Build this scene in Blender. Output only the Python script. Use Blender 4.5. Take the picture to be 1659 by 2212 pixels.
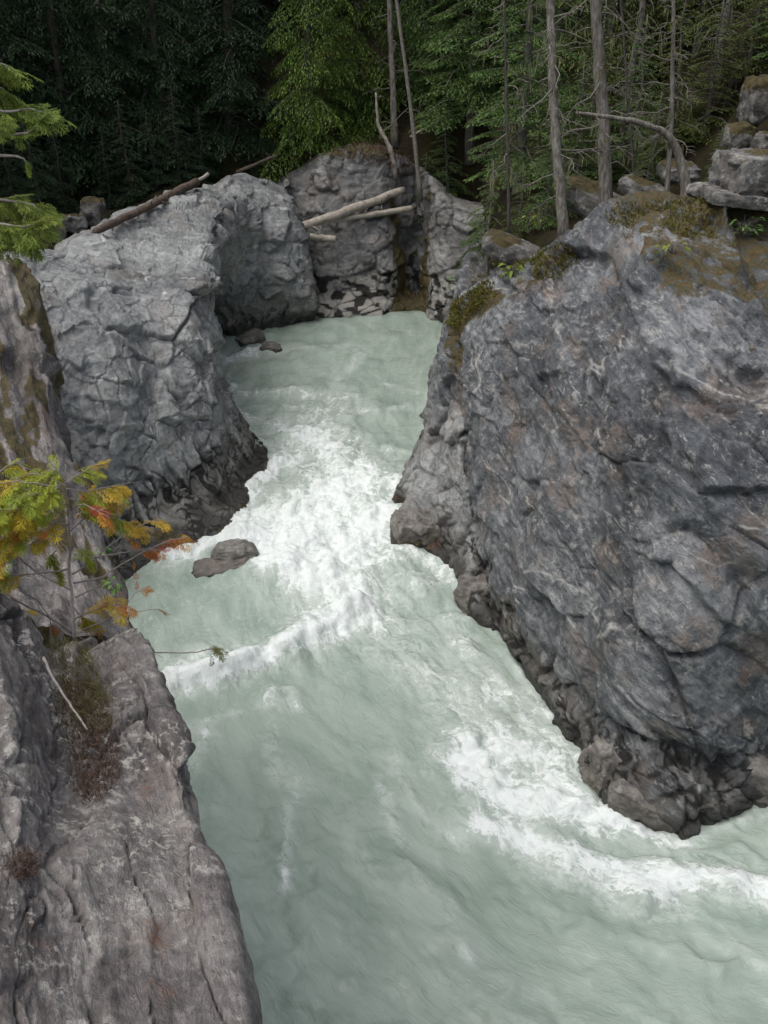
import bpy, math, random
import numpy as np

random.seed(7)
R_ = math.radians
scene = bpy.context.scene
for o in list(bpy.data.objects):
    bpy.data.objects.remove(o)
col = scene.collection

# ------------------------------------------------------------------ camera
CAM = np.array([0.0, 0.0, 14.0])
PITCH = R_(28.0)
FPX, CU, CV = 2218.0, 829.5, 1106.0          # measured on a 1659 x 2212 view of the place
cam = bpy.data.cameras.new('camera')
cam.sensor_fit = 'VERTICAL'
cam.sensor_height = 36.0
cam.lens = 36.0 * FPX / 2212.0
cam.clip_start = 0.05
cam.clip_end = 2000
camo = bpy.data.objects.new('camera', cam)
col.objects.link(camo)
camo.location = CAM
camo.rotation_euler = (math.pi / 2 - PITCH, 0, 0)
scene.camera = camo

# ------------------------------------------------------------------ sky, sun, exposure
SUN_EL, SUN_AZ = R_(66), R_(-110)              # azimuth from +Y towards +X
world = bpy.data.worlds.new('World')
scene.world = world
world.use_nodes = True
wn, wl = world.node_tree.nodes, world.node_tree.links
bg = wn['Background']
sky = wn.new('ShaderNodeTexSky')
sky.sky_type = 'NISHITA'
sky.sun_disc = False
sky.sun_elevation = SUN_EL
sky.sun_rotation = SUN_AZ
sky.altitude = 400
sky.air_density = 1.0
sky.dust_density = 4.0
sky.ozone_density = 1.0
hs = wn.new('ShaderNodeHueSaturation')
hs.inputs['Saturation'].default_value = 0.42     # a veil of cloud
wl.new(sky.outputs[0], hs.inputs['Color'])
wl.new(hs.outputs[0], bg.inputs['Color'])
bg.inputs['Strength'].default_value = 0.15
sun = bpy.data.lights.new('sun', 'SUN')
sun.energy = 1.4
sun.angle = R_(55)
sun.color = (1.0, 0.97, 0.90)
suno = bpy.data.objects.new('sun', sun)
col.objects.link(suno)
suno.rotation_euler = (math.pi / 2 - SUN_EL, 0, -SUN_AZ + math.pi)
suno.location = (0, 0, 60)

scene.view_settings.view_transform = 'Standard'
scene.view_settings.look = 'None'
scene.view_settings.exposure = 0.42
scene.view_settings.gamma = 1.0
scene.view_settings.use_curve_mapping = False
scene.render.engine = 'CYCLES'
scene.cycles.max_bounces = 5
scene.cycles.diffuse_bounces = 2
scene.cycles.glossy_bounces = 2
scene.cycles.transmission_bounces = 2
scene.cycles.use_denoising = True
scene.cycles.use_adaptive_sampling = True
scene.cycles.adaptive_threshold = 0.025

# ------------------------------------------------------------------ numpy noise
def _h(ix, iy, iz, seed):
    with np.errstate(over='ignore'):
        n = (ix.astype(np.uint32) * np.uint32(374761393) + iy.astype(np.uint32) * np.uint32(668265263)
             + iz.astype(np.uint32) * np.uint32(2147483647 - 912) + np.uint32(seed) * np.uint32(2246822519))
        n = (n ^ (n >> np.uint32(13))) * np.uint32(1274126177)
        n = (n ^ (n >> np.uint32(15))) * np.uint32(2246822519)
        return n ^ (n >> np.uint32(16))

def _f(n):
    return n.astype(np.float32) * np.float32(1.0 / 4294967296.0)

def noise(P, seed=0):
    """gradient noise, about -1..1"""
    P = np.asarray(P, np.float32)
    I = np.floor(P).astype(np.int32)
    F = P - I
    W = F * F * F * (F * (F * 6 - 15) + 10)
    out = np.zeros(len(P), np.float32)
    for dx in (0, 1):
        wx = W[:, 0] if dx else 1 - W[:, 0]
        for dy in (0, 1):
            wy = W[:, 1] if dy else 1 - W[:, 1]
            for dz in (0, 1):
                wz = W[:, 2] if dz else 1 - W[:, 2]
                h = _h(I[:, 0] + dx, I[:, 1] + dy, I[:, 2] + dz, seed)
                gx = (h & np.uint32(1023)).astype(np.float32) / 511.5 - 1
                gy = ((h >> np.uint32(10)) & np.uint32(1023)).astype(np.float32) / 511.5 - 1
                gz = ((h >> np.uint32(20)) & np.uint32(1023)).astype(np.float32) / 511.5 - 1
                out += wx * wy * wz * (gx * (F[:, 0] - dx) + gy * (F[:, 1] - dy) + gz * (F[:, 2] - dz))
    return out * 1.5

def fbm(P, octv=4, seed=0, gain=0.5, lac=2.03):
    P = np.asarray(P, np.float32)
    a, s, t = 1.0, 0.0, 0.0
    for k in range(octv):
        s = s + a * noise(P, seed + 17 * k)
        t += a
        P = P * lac + 3.7
        a *= gain
    return s / t

def ridged(P, octv=3, seed=0):
    P = np.asarray(P, np.float32)
    a, s, t = 1.0, 0.0, 0.0
    for k in range(octv):
        s = s + a * (1 - np.abs(noise(P, seed + 31 * k)) * 2)
        t += a
        P = P * 2.1 + 1.3
        a *= 0.5
    return s / t

def voronoi(P, seed=0):
    """F1, F2-F1, vector to the nearest seed, three random numbers of the cell"""
    P = np.asarray(P, np.float32)
    I = np.floor(P).astype(np.int32)
    F = P - I
    n = len(P)
    d1 = np.full(n, 9e9, np.float32); d2 = np.full(n, 9e9, np.float32)
    hid = np.zeros(n, np.uint32); kk = np.zeros(n, np.int8)
    offs = [(dx, dy, dz) for dx in (-1, 0, 1) for dy in (-1, 0, 1) for dz in (-1, 0, 1)]
    s = np.float32(1 / 1023)
    for i, (dx, dy, dz) in enumerate(offs):
        h = _h(I[:, 0] + dx, I[:, 1] + dy, I[:, 2] + dz, seed)
        vx = (h & np.uint32(1023)).astype(np.float32) * s + (dx - F[:, 0])
        vy = ((h >> np.uint32(10)) & np.uint32(1023)).astype(np.float32) * s + (dy - F[:, 1])
        vz = ((h >> np.uint32(20)) & np.uint32(1023)).astype(np.float32) * s + (dz - F[:, 2])
        d = vx * vx + vy * vy + vz * vz
        near = d < d1
        d2 = np.where(near, d1, np.minimum(d2, d))
        d1 = np.where(near, d, d1)
        hid = np.where(near, h, hid)
        kk[near] = i
    O = np.array(offs, np.float32)[kk]
    vec = np.stack([(hid & np.uint32(1023)).astype(np.float32) * s, ((hid >> np.uint32(10)) & np.uint32(1023)).astype(np.float32) * s,
                    ((hid >> np.uint32(20)) & np.uint32(1023)).astype(np.float32) * s], 1) + O - F
    d1, d2 = np.sqrt(d1), np.sqrt(d2)
    z = np.zeros_like(hid)
    r = np.stack([_f(_h(hid, z + np.uint32(k), z, seed + 5)) for k in (1, 2, 3)], 1)
    return d1, d2 - d1, vec, r

def sstep(a, b, x):
    t = np.clip((x - a) / (b - a), 0, 1)
    return t * t * (3 - 2 * t)

# ------------------------------------------------------------------ sight lines into the place
cP, sP = math.cos(PITCH), math.sin(PITCH)

def ray(u, v):
    a, b = (u - CU) / FPX, (CV - v) / FPX
    return np.array([a, cP + b * sP, -sP + b * cP])

def at(u, v, Y):
    d = ray(u, v)
    return CAM + d * (Y / d[1])

def water_level(y):
    y = np.asarray(y, float)
    return 0.65 * sstep(19.5, 27.0, y) + 0.35 * sstep(27, 44, y)

def atz(u, v, z):
    d = ray(u, v)
    return CAM + d * ((z - CAM[2]) / d[2])

def wat(u, v):
    z = 0.0
    for _ in range(12):
        p = atz(u, v, z)
        z = float(water_level(p[1]))
    return p

def pix(p):
    q = np.asarray(p, float) - CAM
    f = q[1] * cP - q[2] * sP
    return CU + FPX * q[0] / f, CV - FPX * (q[1] * sP + q[2] * cP) / f

# ------------------------------------------------------------------ mesh helpers
class MB:
    def __init__(self):
        self.v, self.f, self.n = [], [], 0
    def add(self, v, f):
        v = np.asarray(v, float).reshape(-1, 3)
        self.v.append(v)
        for q in f:
            self.f.append(tuple(int(i) + self.n for i in q))
        self.n += len(v)
    def tube(self, pts, rad, sides=6, cap=True):
        pts = np.asarray(pts, float)
        n = len(pts)
        rad = np.broadcast_to(np.asarray(rad, float), (n,))
        tan = np.gradient(pts, axis=0)
        tan /= np.linalg.norm(tan, axis=1)[:, None] + 1e-9
        ref = np.array([0, 0, 1.0]) if abs(tan[0][2]) < 0.9 else np.array([1.0, 0, 0])
        V = []
        a = np.cross(tan[0], ref)
        for i in range(n):
            a = a - tan[i] * a.dot(tan[i])
            a /= np.linalg.norm(a) + 1e-9
            b = np.cross(tan[i], a)
            for k in range(sides):
                t = 2 * math.pi * k / sides
                V.append(pts[i] + rad[i] * (a * math.cos(t) + b * math.sin(t)))
        F = []
        for i in range(n - 1):
            for k in range(sides):
                k2 = (k + 1) % sides
                F.append((i * sides + k, i * sides + k2, (i + 1) * sides + k2, (i + 1) * sides + k))
        if cap:
            F.append(tuple(range(sides - 1, -1, -1)))
            F.append(tuple((n - 1) * sides + k for k in range(sides)))
        self.add(V, F)
    def mesh(self, name, smooth=True):
        me = bpy.data.meshes.new(name)
        me.from_pydata(np.concatenate(self.v).tolist() if self.v else [], [], self.f)
        if smooth:
            me.polygons.foreach_set('use_smooth', [True] * len(me.polygons))
        me.update()
        return me

def link(name, me, mat=None, parent=None):
    o = bpy.data.objects.new(name, me)
    col.objects.link(o)
    if mat is not None:
        if not me.materials:
            me.materials.append(mat)
    if parent is not None:
        o.parent = parent
    return o

def tag(o, label, cat, group=None, kind=None):
    o['label'] = label
    o['category'] = cat
    if group: o['group'] = group
    if kind: o['kind'] = kind
    return o

def empty(name, loc=(0, 0, 0), rz=0.0, s=1.0):
    o = bpy.data.objects.new(name, None)
    col.objects.link(o)
    o.location = [float(c) for c in loc]
    o.rotation_euler = (0, 0, rz)
    o.scale = (s, s, s)
    o.empty_display_size = 0.2
    return o

def quad_mesh(name, V, nq, attrs=None, smooth=False):
    """V: nq*4 points, every four a face"""
    me = bpy.data.meshes.new(name)
    me.vertices.add(nq * 4)
    me.vertices.foreach_set('co', np.asarray(V, np.float32).ravel())
    me.loops.add(nq * 4)
    me.loops.foreach_set('vertex_index', np.arange(nq * 4, dtype=np.int32))
    me.polygons.add(nq)
    me.polygons.foreach_set('loop_start', np.arange(nq, dtype=np.int32) * 4)
    for k, a in (attrs or {}).items():
        at_ = me.attributes.new(k, 'FLOAT', 'POINT')
        at_.data.foreach_set('value', np.asarray(a, np.float32))
    if smooth:
        me.polygons.foreach_set('use_smooth', np.ones(nq, bool))
    me.update(calc_edges=True)
    return me

def grid_mesh(name, P, attrs=None, flip=False):
    """P: (n, m, 3)"""
    n, m, _ = P.shape
    idx = np.arange(n * m).reshape(n, m)
    a, b, c, d = idx[:-1, :-1], idx[1:, :-1], idx[1:, 1:], idx[:-1, 1:]
    q = np.stack([a, d, c, b] if flip else [a, b, c, d], -1).reshape(-1, 4)
    me = bpy.data.meshes.new(name)
    me.vertices.add(n * m)
    me.vertices.foreach_set('co', P.astype(np.float32).ravel())
    me.loops.add(len(q) * 4)
    me.loops.foreach_set('vertex_index', q.astype(np.int32).ravel())
    me.polygons.add(len(q))
    me.polygons.foreach_set('loop_start', np.arange(len(q), dtype=np.int32) * 4)
    me.polygons.foreach_set('use_smooth', np.ones(len(q), bool))
    for k, v in (attrs or {}).items():
        t = me.attributes.new(k, 'FLOAT', 'POINT')
        t.data.foreach_set('value', np.asarray(v, np.float32).ravel())
    me.update(calc_edges=True)
    return me

def _cr(C, t):
    """Catmull-Rom along axis 0 at fractional indices t"""
    n = len(C)
    i = np.clip(np.floor(t).astype(int), 0, n - 2)
    f = (t - i).reshape((-1,) + (1,) * (C.ndim - 1))
    p1, p2 = C[i], C[i + 1]
    p0 = np.where((i > 0).reshape(f.shape), C[np.maximum(i - 1, 0)], 2 * p1 - p2)
    p3 = np.where((i < n - 2).reshape(f.shape), C[np.minimum(i + 2, n - 1)], 2 * p2 - p1)
    T = 0.42
    m1, m2 = T * (p2 - p0), T * (p3 - p1)
    f2, f3 = f * f, f * f * f
    return (2 * f3 - 3 * f2 + 1) * p1 + (f3 - 2 * f2 + f) * m1 + (-2 * f3 + 3 * f2) * p2 + (f3 - f2) * m2

def loft(C, n, m, wi=None, wj=None):
    """control grid (I, J, 3) -> (n, m, 3), spread evenly by mean chord length times weights"""
    C = np.asarray(C, float)
    li = np.linalg.norm(np.diff(C, axis=0), axis=2).mean(1)
    lj = np.linalg.norm(np.diff(C, axis=1), axis=2).mean(0)
    if wi is not None: li = li * np.asarray(wi, float)
    if wj is not None: lj = lj * np.asarray(wj, float)
    ci, cj = np.concatenate([[0], np.cumsum(li)]), np.concatenate([[0], np.cumsum(lj)])
    ti = np.interp(np.linspace(0, ci[-1], n), ci, np.arange(len(ci)))
    tj = np.interp(np.linspace(0, cj[-1], m), cj, np.arange(len(cj)))
    A = _cr(C, ti)
    return np.swapaxes(_cr(np.swapaxes(A, 0, 1), tj), 0, 1)

def normals(P, flip):
    a, b = np.gradient(P, axis=0), np.gradient(P, axis=1)
    N = np.cross(a, b)
    N /= np.linalg.norm(N, axis=2)[..., None] + 1e-9
    return -N if flip else N

# ------------------------------------------------------------------ node helpers
class NT:
    def __init__(self, name):
        self.mat = bpy.data.materials.new(name)
        self.mat.use_nodes = True
        self.t = self.mat.node_tree
        self.t.nodes.clear()
        self.out = self.t.nodes.new('ShaderNodeOutputMaterial')
        self.bsdf = self.t.nodes.new('ShaderNodeBsdfPrincipled')
        self.t.links.new(self.bsdf.outputs[0], self.out.inputs[0])
    def new(self, ty, **kw):
        n = self.t.nodes.new(ty)
        for k, v in kw.items(): setattr(n, k, v)
        return n
    def put(self, sock, val):
        if isinstance(val, bpy.types.NodeSocket): self.t.links.new(val, sock)
        elif isinstance(val, (tuple, list)) and len(val) == 3 and sock.type == 'RGBA': sock.default_value = (*val, 1)
        else: sock.default_value = val
    def attr(self, name):
        return self.new('ShaderNodeAttribute', attribute_name=name).outputs['Fac']
    def pos(self):
        return self.new('ShaderNodeNewGeometry').outputs['Position']
    def objco(self):
        return self.new('ShaderNodeTexCoord').outputs['Object']
    def mapping(self, vec, scale=(1, 1, 1), rot=(0, 0, 0), loc=(0, 0, 0)):
        n = self.new('ShaderNodeMapping')
        self.put(n.inputs['Vector'], vec)
        n.inputs['Scale'].default_value = scale
        n.inputs['Rotation'].default_value = rot
        n.inputs['Location'].default_value = loc
        return n.outputs[0]
    def noise(self, vec, scale, detail=4, rough=0.55, dist=0.0):
        n = self.new('ShaderNodeTexNoise')
        self.put(n.inputs['Vector'], vec)
        n.inputs['Scale'].default_value = scale
        n.inputs['Detail'].default_value = detail
        n.inputs['Roughness'].default_value = rough
        n.inputs['Distortion'].default_value = dist
        return n.outputs['Fac']
    def vor(self, vec, scale, feature='F1', out='Distance'):
        n = self.new('ShaderNodeTexVoronoi', feature=feature)
        self.put(n.inputs['Vector'], vec)
        n.inputs['Scale'].default_value = scale
        return n.outputs[out]
    def rng(self, x, a, b, c=0.0, d=1.0, smooth=True):
        n = self.new('ShaderNodeMapRange')
        n.interpolation_type = 'SMOOTHSTEP' if smooth else 'LINEAR'
        self.put(n.inputs[0], x)
        n.inputs[1].default_value, n.inputs[2].default_value = a, b
        n.inputs[3].default_value, n.inputs[4].default_value = c, d
        return n.outputs[0]
    def math(self, op, a, b=0.0, c=0.0, clamp=False):
        n = self.new('ShaderNodeMath', operation=op, use_clamp=clamp)
        self.put(n.inputs[0], a); self.put(n.inputs[1], b); self.put(n.inputs[2], c)
        return n.outputs[0]
    def mix(self, f, a, b, blend='MIX'):
        n = self.new('ShaderNodeMix', data_type='RGBA', blend_type=blend)
        self.put(n.inputs[0], f); self.put(n.inputs[6], a); self.put(n.inputs[7], b)
        return n.outputs[2]
    def ramp(self, x, stops):
        n = self.new('ShaderNodeValToRGB')
        self.put(n.inputs[0], x)
        e = n.color_ramp.elements
        while len(e) < len(stops): e.new(0.5)
        for el, (p, c) in zip(e, stops):
            el.position = p; el.color = (*c, 1)
        return n.outputs[0]
    def bump(self, h, strength=0.5, dist=0.05, normal=None):
        n = self.new('ShaderNodeBump')
        n.inputs['Strength'].default_value = strength
        n.inputs['Distance'].default_value = dist
        self.put(n.inputs['Height'], h)
        if normal is not None: self.put(n.inputs['Normal'], normal)
        return n.outputs[0]
    def set(self, **kw):
        for k, v in kw.items(): self.put(self.bsdf.inputs[k], v)
        return self.mat

# ------------------------------------------------------------------ materials
def rock_mat(name, dark, mid, light, scale=1.0, foliation=(1, 1, 1), frot=(0, 0, 0), streak=0.5,
             lichen=0.0, fold=0.0, lich_scale=9.0, rough=0.62, bump=0.8):
    n = NT(name)
    p = n.pos()
    mp = n.new('ShaderNodeMapping', vector_type='TEXTURE')
    n.put(mp.inputs['Vector'], p)
    mp.inputs['Scale'].default_value = [1 / q for q in foliation]
    mp.inputs['Rotation'].default_value = [-q for q in frot]
    fol = mp.outputs[0]
    A = n.noise(p, 4.2 * scale, 6, 0.72, 0.0)
    B = n.noise(fol, 3.4 * scale, 5, 0.68, 0.8)
    Cn = n.noise(fol, 1.5 * scale, 3, 0.55, 1.3)
    t = n.math('ADD', n.math('MULTIPLY', n.math('SUBTRACT', A, 0.5), 1.35), n.math('MULTIPLY', n.math('SUBTRACT', B, 0.5), 1.9 * streak))
    t = n.math('ADD', t, n.attr('tone'))
    c = n.ramp(n.rng(t, 0.0, 1.0, 0, 1, False), [(0.08, dark), (0.5, mid), (0.92, light)])
    c = n.mix(n.math('MULTIPLY', n.attr('warm'), n.rng(A, 0.35, 0.6)), c, (0.20, 0.145, 0.11))
    dev = n.math('SUBTRACT', Cn, 0.5)
    hl = n.math('MULTIPLY', n.rng(n.math('ABSOLUTE', dev), 0.0, 0.009, 1, 0), n.rng(A, 0.42, 0.56))
    if fold > 0:
        ln = n.rng(n.math('ABSOLUTE', n.math('SUBTRACT', Cn, 0.60)), 0.0, 0.012, 1, 0)
        c = n.mix(n.math('MULTIPLY', n.math('MULTIPLY', ln, n.rng(B, 0.45, 0.6)), fold), c, (0.50, 0.49, 0.46))
    c = n.mix(n.math('MULTIPLY', hl, 0.8), c, (0.035, 0.034, 0.036))
    c = n.mix(n.math('MULTIPLY', n.attr('crack'), 0.72), c, (0.035, 0.033, 0.034))
    c = n.mix(n.math('MULTIPLY', n.attr('vein'), n.rng(A, 0.3, 0.5)), c, (0.58, 0.565, 0.53))
    if lichen > 0:
        lv = n.noise(p, lich_scale, 5, 0.72, 0.6)
        lm = n.math('MULTIPLY', n.rng(lv, 0.585, 0.625), n.attr('lich'))
        c = n.mix(n.math('MULTIPLY', lm, lichen), c, (0.46, 0.45, 0.39))
        sp = n.math('MULTIPLY', n.rng(A, 0.53, 0.60), n.attr('speck'))
        c = n.mix(n.math('MULTIPLY', sp, lichen), c, (0.43, 0.41, 0.375))
    wet = n.attr('wet')
    c = n.mix(n.math('MULTIPLY', wet, n.rng(A, 0.3, 0.65, 0.75, 0.35)), c, (0.165, 0.145, 0.118))
    c = n.mix(n.math('MULTIPLY', n.attr('pale'), n.rng(A, 0.35, 0.6, 0.5, 1)), c, (0.42, 0.395, 0.35))
    c = n.mix(n.attr('stain'), c, (0.016, 0.015, 0.013))
    c = n.mix(n.math('MULTIPLY', n.attr('rust'), n.rng(A, 0.4, 0.6)), c, (0.17, 0.075, 0.04))
    ms = n.math('ADD', n.attr('moss'), n.math('MULTIPLY', n.math('SUBTRACT', A, 0.5), 1.3))
    msf = n.math('MULTIPLY', n.rng(ms, 0.38, 0.60), n.rng(n.attr('moss'), 0.02, 0.15))
    mc = n.ramp(A, [(0.35, (0.026, 0.019, 0.009)), (0.5, (0.062, 0.052, 0.016)), (0.62, (0.115, 0.076, 0.03))])
    c = n.mix(msf, c, mc)
    h = n.math('ADD', A, n.math('MULTIPLY', B, 0.25 + 0.5 * streak))
    h = n.math('SUBTRACT', h, n.math('MULTIPLY', hl, 0.12))
    bp = n.bump(h, bump, 0.16 / scale)
    ro = n.math('SUBTRACT', rough, n.math('MULTIPLY', wet, 0.25))
    n.set(**{'Base Color': c, 'Roughness': ro, 'Normal': bp, 'Specular IOR Level': 0.42})
    return n.mat

M = {}
M['rock_right'] = rock_mat('blue_grey_schist', (0.034, 0.037, 0.042), (0.112, 0.120, 0.130), (0.31, 0.317, 0.325),
                           1.0, (0.6, 0.6, 2.2), (0, R_(-42), 0), 0.52, 0.5, 0.9, 7.0, 0.5, 0.85)
M['rock_left'] = rock_mat('pale_grey_gneiss', (0.082, 0.086, 0.088), (0.213, 0.219, 0.218), (0.40, 0.405, 0.395),
                          1.0, (1.0, 1.0, 1.2), (0, R_(-15), 0), 0.40, 0.0, 0.5, 7.0)
M['rock_back'] = rock_mat('jointed_grey_wall_rock', (0.08, 0.08, 0.082), (0.20, 0.196, 0.19), (0.35, 0.345, 0.33),
                          0.8, (1, 1, 1.6), (0, R_(10), 0), 0.4, 0.0, 0.3, 6.0)
M['rock_fore'] = rock_mat('lichened_slate', (0.058, 0.050, 0.049), (0.178, 0.160, 0.154), (0.37, 0.345, 0.325),
                          4.0, (2.6, 0.55, 1.0), (0, 0, R_(-20)), 0.42, 1.0, 0.0, 14.0, 0.75, 1.0)
M['rock_slab'] = rock_mat('streaked_slab_rock', (0.075, 0.064, 0.062), (0.205, 0.185, 0.178), (0.38, 0.355, 0.335),
                          2.2, (2.8, 0.5, 1.0), (0, 0, R_(-22)), 0.8, 0.5, 0.0, 8.0, 0.72)
M['boulder'] = rock_mat('river_boulder_rock', (0.07, 0.065, 0.058), (0.19, 0.178, 0.160), (0.36, 0.345, 0.315),
                        1.2, (1, 1, 1.8), (0, R_(20), 0), 0.5, 0.0, 0.1, 7.0, 0.5)
M['boulder_moss'] = rock_mat('mossy_boulder_rock', (0.055, 0.053, 0.05), (0.135, 0.13, 0.122), (0.28, 0.27, 0.25),
                             1.2, (1, 1, 1.6), (0, R_(12), 0), 0.4, 0.8, 0.1, 7.0, 0.8)

def simple(name, cols, scale, rough=0.85, aniso=(1, 1, 1), bump=0.5, dist=0.02, obj=True, spec=0.25):
    n = NT(name)
    p = n.mapping(n.objco() if obj else n.pos(), aniso)
    a = n.noise(p, scale, 6, 0.65, 0.3)
    k = len(cols)
    c = n.ramp(a, [(0.25 + 0.5 * i / (k - 1), cc) for i, cc in enumerate(cols)])
    n.set(**{'Base Color': c, 'Roughness': rough, 'Normal': n.bump(a, bump, dist), 'Specular IOR Level': spec})
    return n.mat

def leaf_mat(name, a, b, c, dry=None, trans=0.25, rough=0.55, vary=0.25):
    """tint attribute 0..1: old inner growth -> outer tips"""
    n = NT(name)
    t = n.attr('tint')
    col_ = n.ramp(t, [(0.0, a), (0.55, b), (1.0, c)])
    oi = n.new('ShaderNodeObjectInfo').outputs['Random']
    pn = n.noise(n.pos(), 0.9, 3, 0.6)
    hv = n.new('ShaderNodeHueSaturation')
    n.put(hv.inputs['Color'], col_)
    n.put(hv.inputs['Hue'], n.math('ADD', 0.5, n.math('MULTIPLY', n.math('SUBTRACT', pn, 0.5), 0.10)))
    n.put(hv.inputs['Value'], n.math('ADD', 1.0 - vary, n.math('MULTIPLY', n.math('ADD', oi, pn), vary)))
    cc = hv.outputs[0]
    if dry is not None:
        dm = n.rng(n.noise(n.pos(), 2.3, 3), 0.60, 0.70)
        cc = n.mix(n.math('MULTIPLY', dm, 0.8), cc, dry)
    n.set(**{'Base Color': cc, 'Roughness': rough, 'Specular IOR Level': 0.3})
    if trans > 0:
        tr = n.new('ShaderNodeBsdfTranslucent')
        n.put(tr.inputs['Color'], cc)
        ms = n.new('ShaderNodeMixShader')
        ms.inputs[0].default_value = trans
        n.t.links.new(n.bsdf.outputs[0], ms.inputs[1])
        n.t.links.new(tr.outputs[0], ms.inputs[2])
        n.t.links.new(ms.outputs[0], n.out.inputs[0])
    return n.mat

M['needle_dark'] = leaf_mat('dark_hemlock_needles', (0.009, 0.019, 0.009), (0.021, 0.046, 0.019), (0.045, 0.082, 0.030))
M['needle_mid'] = leaf_mat('fir_needles', (0.032, 0.058, 0.018), (0.082, 0.142, 0.036), (0.145, 0.22, 0.056))
M['needle_yellow'] = leaf_mat('cedar_foliage', (0.036, 0.062, 0.012), (0.095, 0.155, 0.024), (0.17, 0.245, 0.038))
M['needle_near'] = leaf_mat('yellow_green_cedar_foliage', (0.07, 0.10, 0.018), (0.16, 0.22, 0.035), (0.27, 0.34, 0.06), (0.22, 0.17, 0.04), 0.35)  # near cedar's own bright yellow-green, with dry yellowish patches
M['needle_olive'] = leaf_mat('olive_understory_leaves', (0.036, 0.048, 0.013), (0.080, 0.108, 0.024), (0.135, 0.17, 0.038), (0.10, 0.075, 0.03))
M['broad'] = leaf_mat('broad_green_leaves', (0.035, 0.085, 0.020), (0.07, 0.16, 0.030), (0.12, 0.24, 0.05))
M['lime'] = leaf_mat('lime_leaves', (0.11, 0.16, 0.02), (0.22, 0.29, 0.03), (0.34, 0.36, 0.06), None, 0.35)
M['lichen_hang'] = leaf_mat('pale_beard_lichen', (0.11, 0.125, 0.055), (0.20, 0.215, 0.10), (0.29, 0.30, 0.16))
M['bark'] = simple('grey_bark', [(0.04, 0.035, 0.03), (0.15, 0.135, 0.115), (0.34, 0.32, 0.285)], 9, 0.9, (1.6, 1.6, 0.35), 0.9, 0.03)
M['bark_dark'] = simple('dark_bark', [(0.03, 0.026, 0.022), (0.075, 0.066, 0.056), (0.15, 0.135, 0.115)], 9, 0.9, (1.6, 1.6, 0.35), 0.8, 0.03)
M['twig'] = simple('bare_twig_wood', [(0.07, 0.06, 0.05), (0.15, 0.135, 0.115), (0.27, 0.25, 0.22)], 12, 0.9, (1, 1, 1), 0.4, 0.01)
M['driftwood'] = simple('bleached_driftwood', [(0.17, 0.14, 0.115), (0.32, 0.28, 0.235), (0.46, 0.42, 0.36)], 5, 0.8, (1, 1, 1), 0.5, 0.02)
M['old_log'] = simple('weathered_brown_log', [(0.04, 0.028, 0.022), (0.10, 0.074, 0.058), (0.19, 0.15, 0.12)], 5, 0.85, (1, 1, 1), 0.5, 0.03)
M['sap_bark'] = simple('sapling_bark', [(0.15, 0.125, 0.115), (0.27, 0.235, 0.22), (0.38, 0.34, 0.32)], 30, 0.8, (1, 1, 1), 0.4, 0.004)
M['litter'] = simple('needle_litter', [(0.022, 0.016, 0.010), (0.055, 0.042, 0.024), (0.085, 0.078, 0.030)], 2.2, 0.95, (1, 1, 1), 0.8, 0.15, False)
M['dry'] = leaf_mat('dry_brown_needles', (0.045, 0.027, 0.019), (0.105, 0.064, 0.043), (0.22, 0.15, 0.095), None, 0.1)
M['grass'] = leaf_mat('yellowing_grass', (0.06, 0.058, 0.02), (0.13, 0.125, 0.04), (0.25, 0.225, 0.09), None, 0.3)
M['moss'] = leaf_mat('moss_fronds', (0.045, 0.042, 0.008), (0.105, 0.098, 0.016), (0.19, 0.165, 0.03), (0.13, 0.07, 0.02), 0.2)
for k_, cols_ in {'spray_green': [(0.15, 0.21, 0.02), (0.27, 0.33, 0.03), (0.40, 0.42, 0.06)],
                  'spray_gold': [(0.30, 0.25, 0.03), (0.52, 0.38, 0.04), (0.64, 0.46, 0.06)],
                  'spray_orange': [(0.35, 0.15, 0.025), (0.55, 0.23, 0.035), (0.62, 0.33, 0.06)],
                  'spray_coral': [(0.48, 0.10, 0.045), (0.68, 0.16, 0.08), (0.72, 0.27, 0.13)],
                  'spray_olive': [(0.10, 0.10, 0.03), (0.17, 0.17, 0.055), (0.23, 0.21, 0.08)]}.items():
    M[k_] = leaf_mat(k_, *cols_, None, 0.35, 0.55, 0.12)

# ------------------------------------------------------------------ rock builder
SURF = {}
ROCK_ATTRS = ('moss', 'wet', 'stain', 'pale', 'vein', 'rust', 'warm', 'lich', 'speck')

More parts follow.
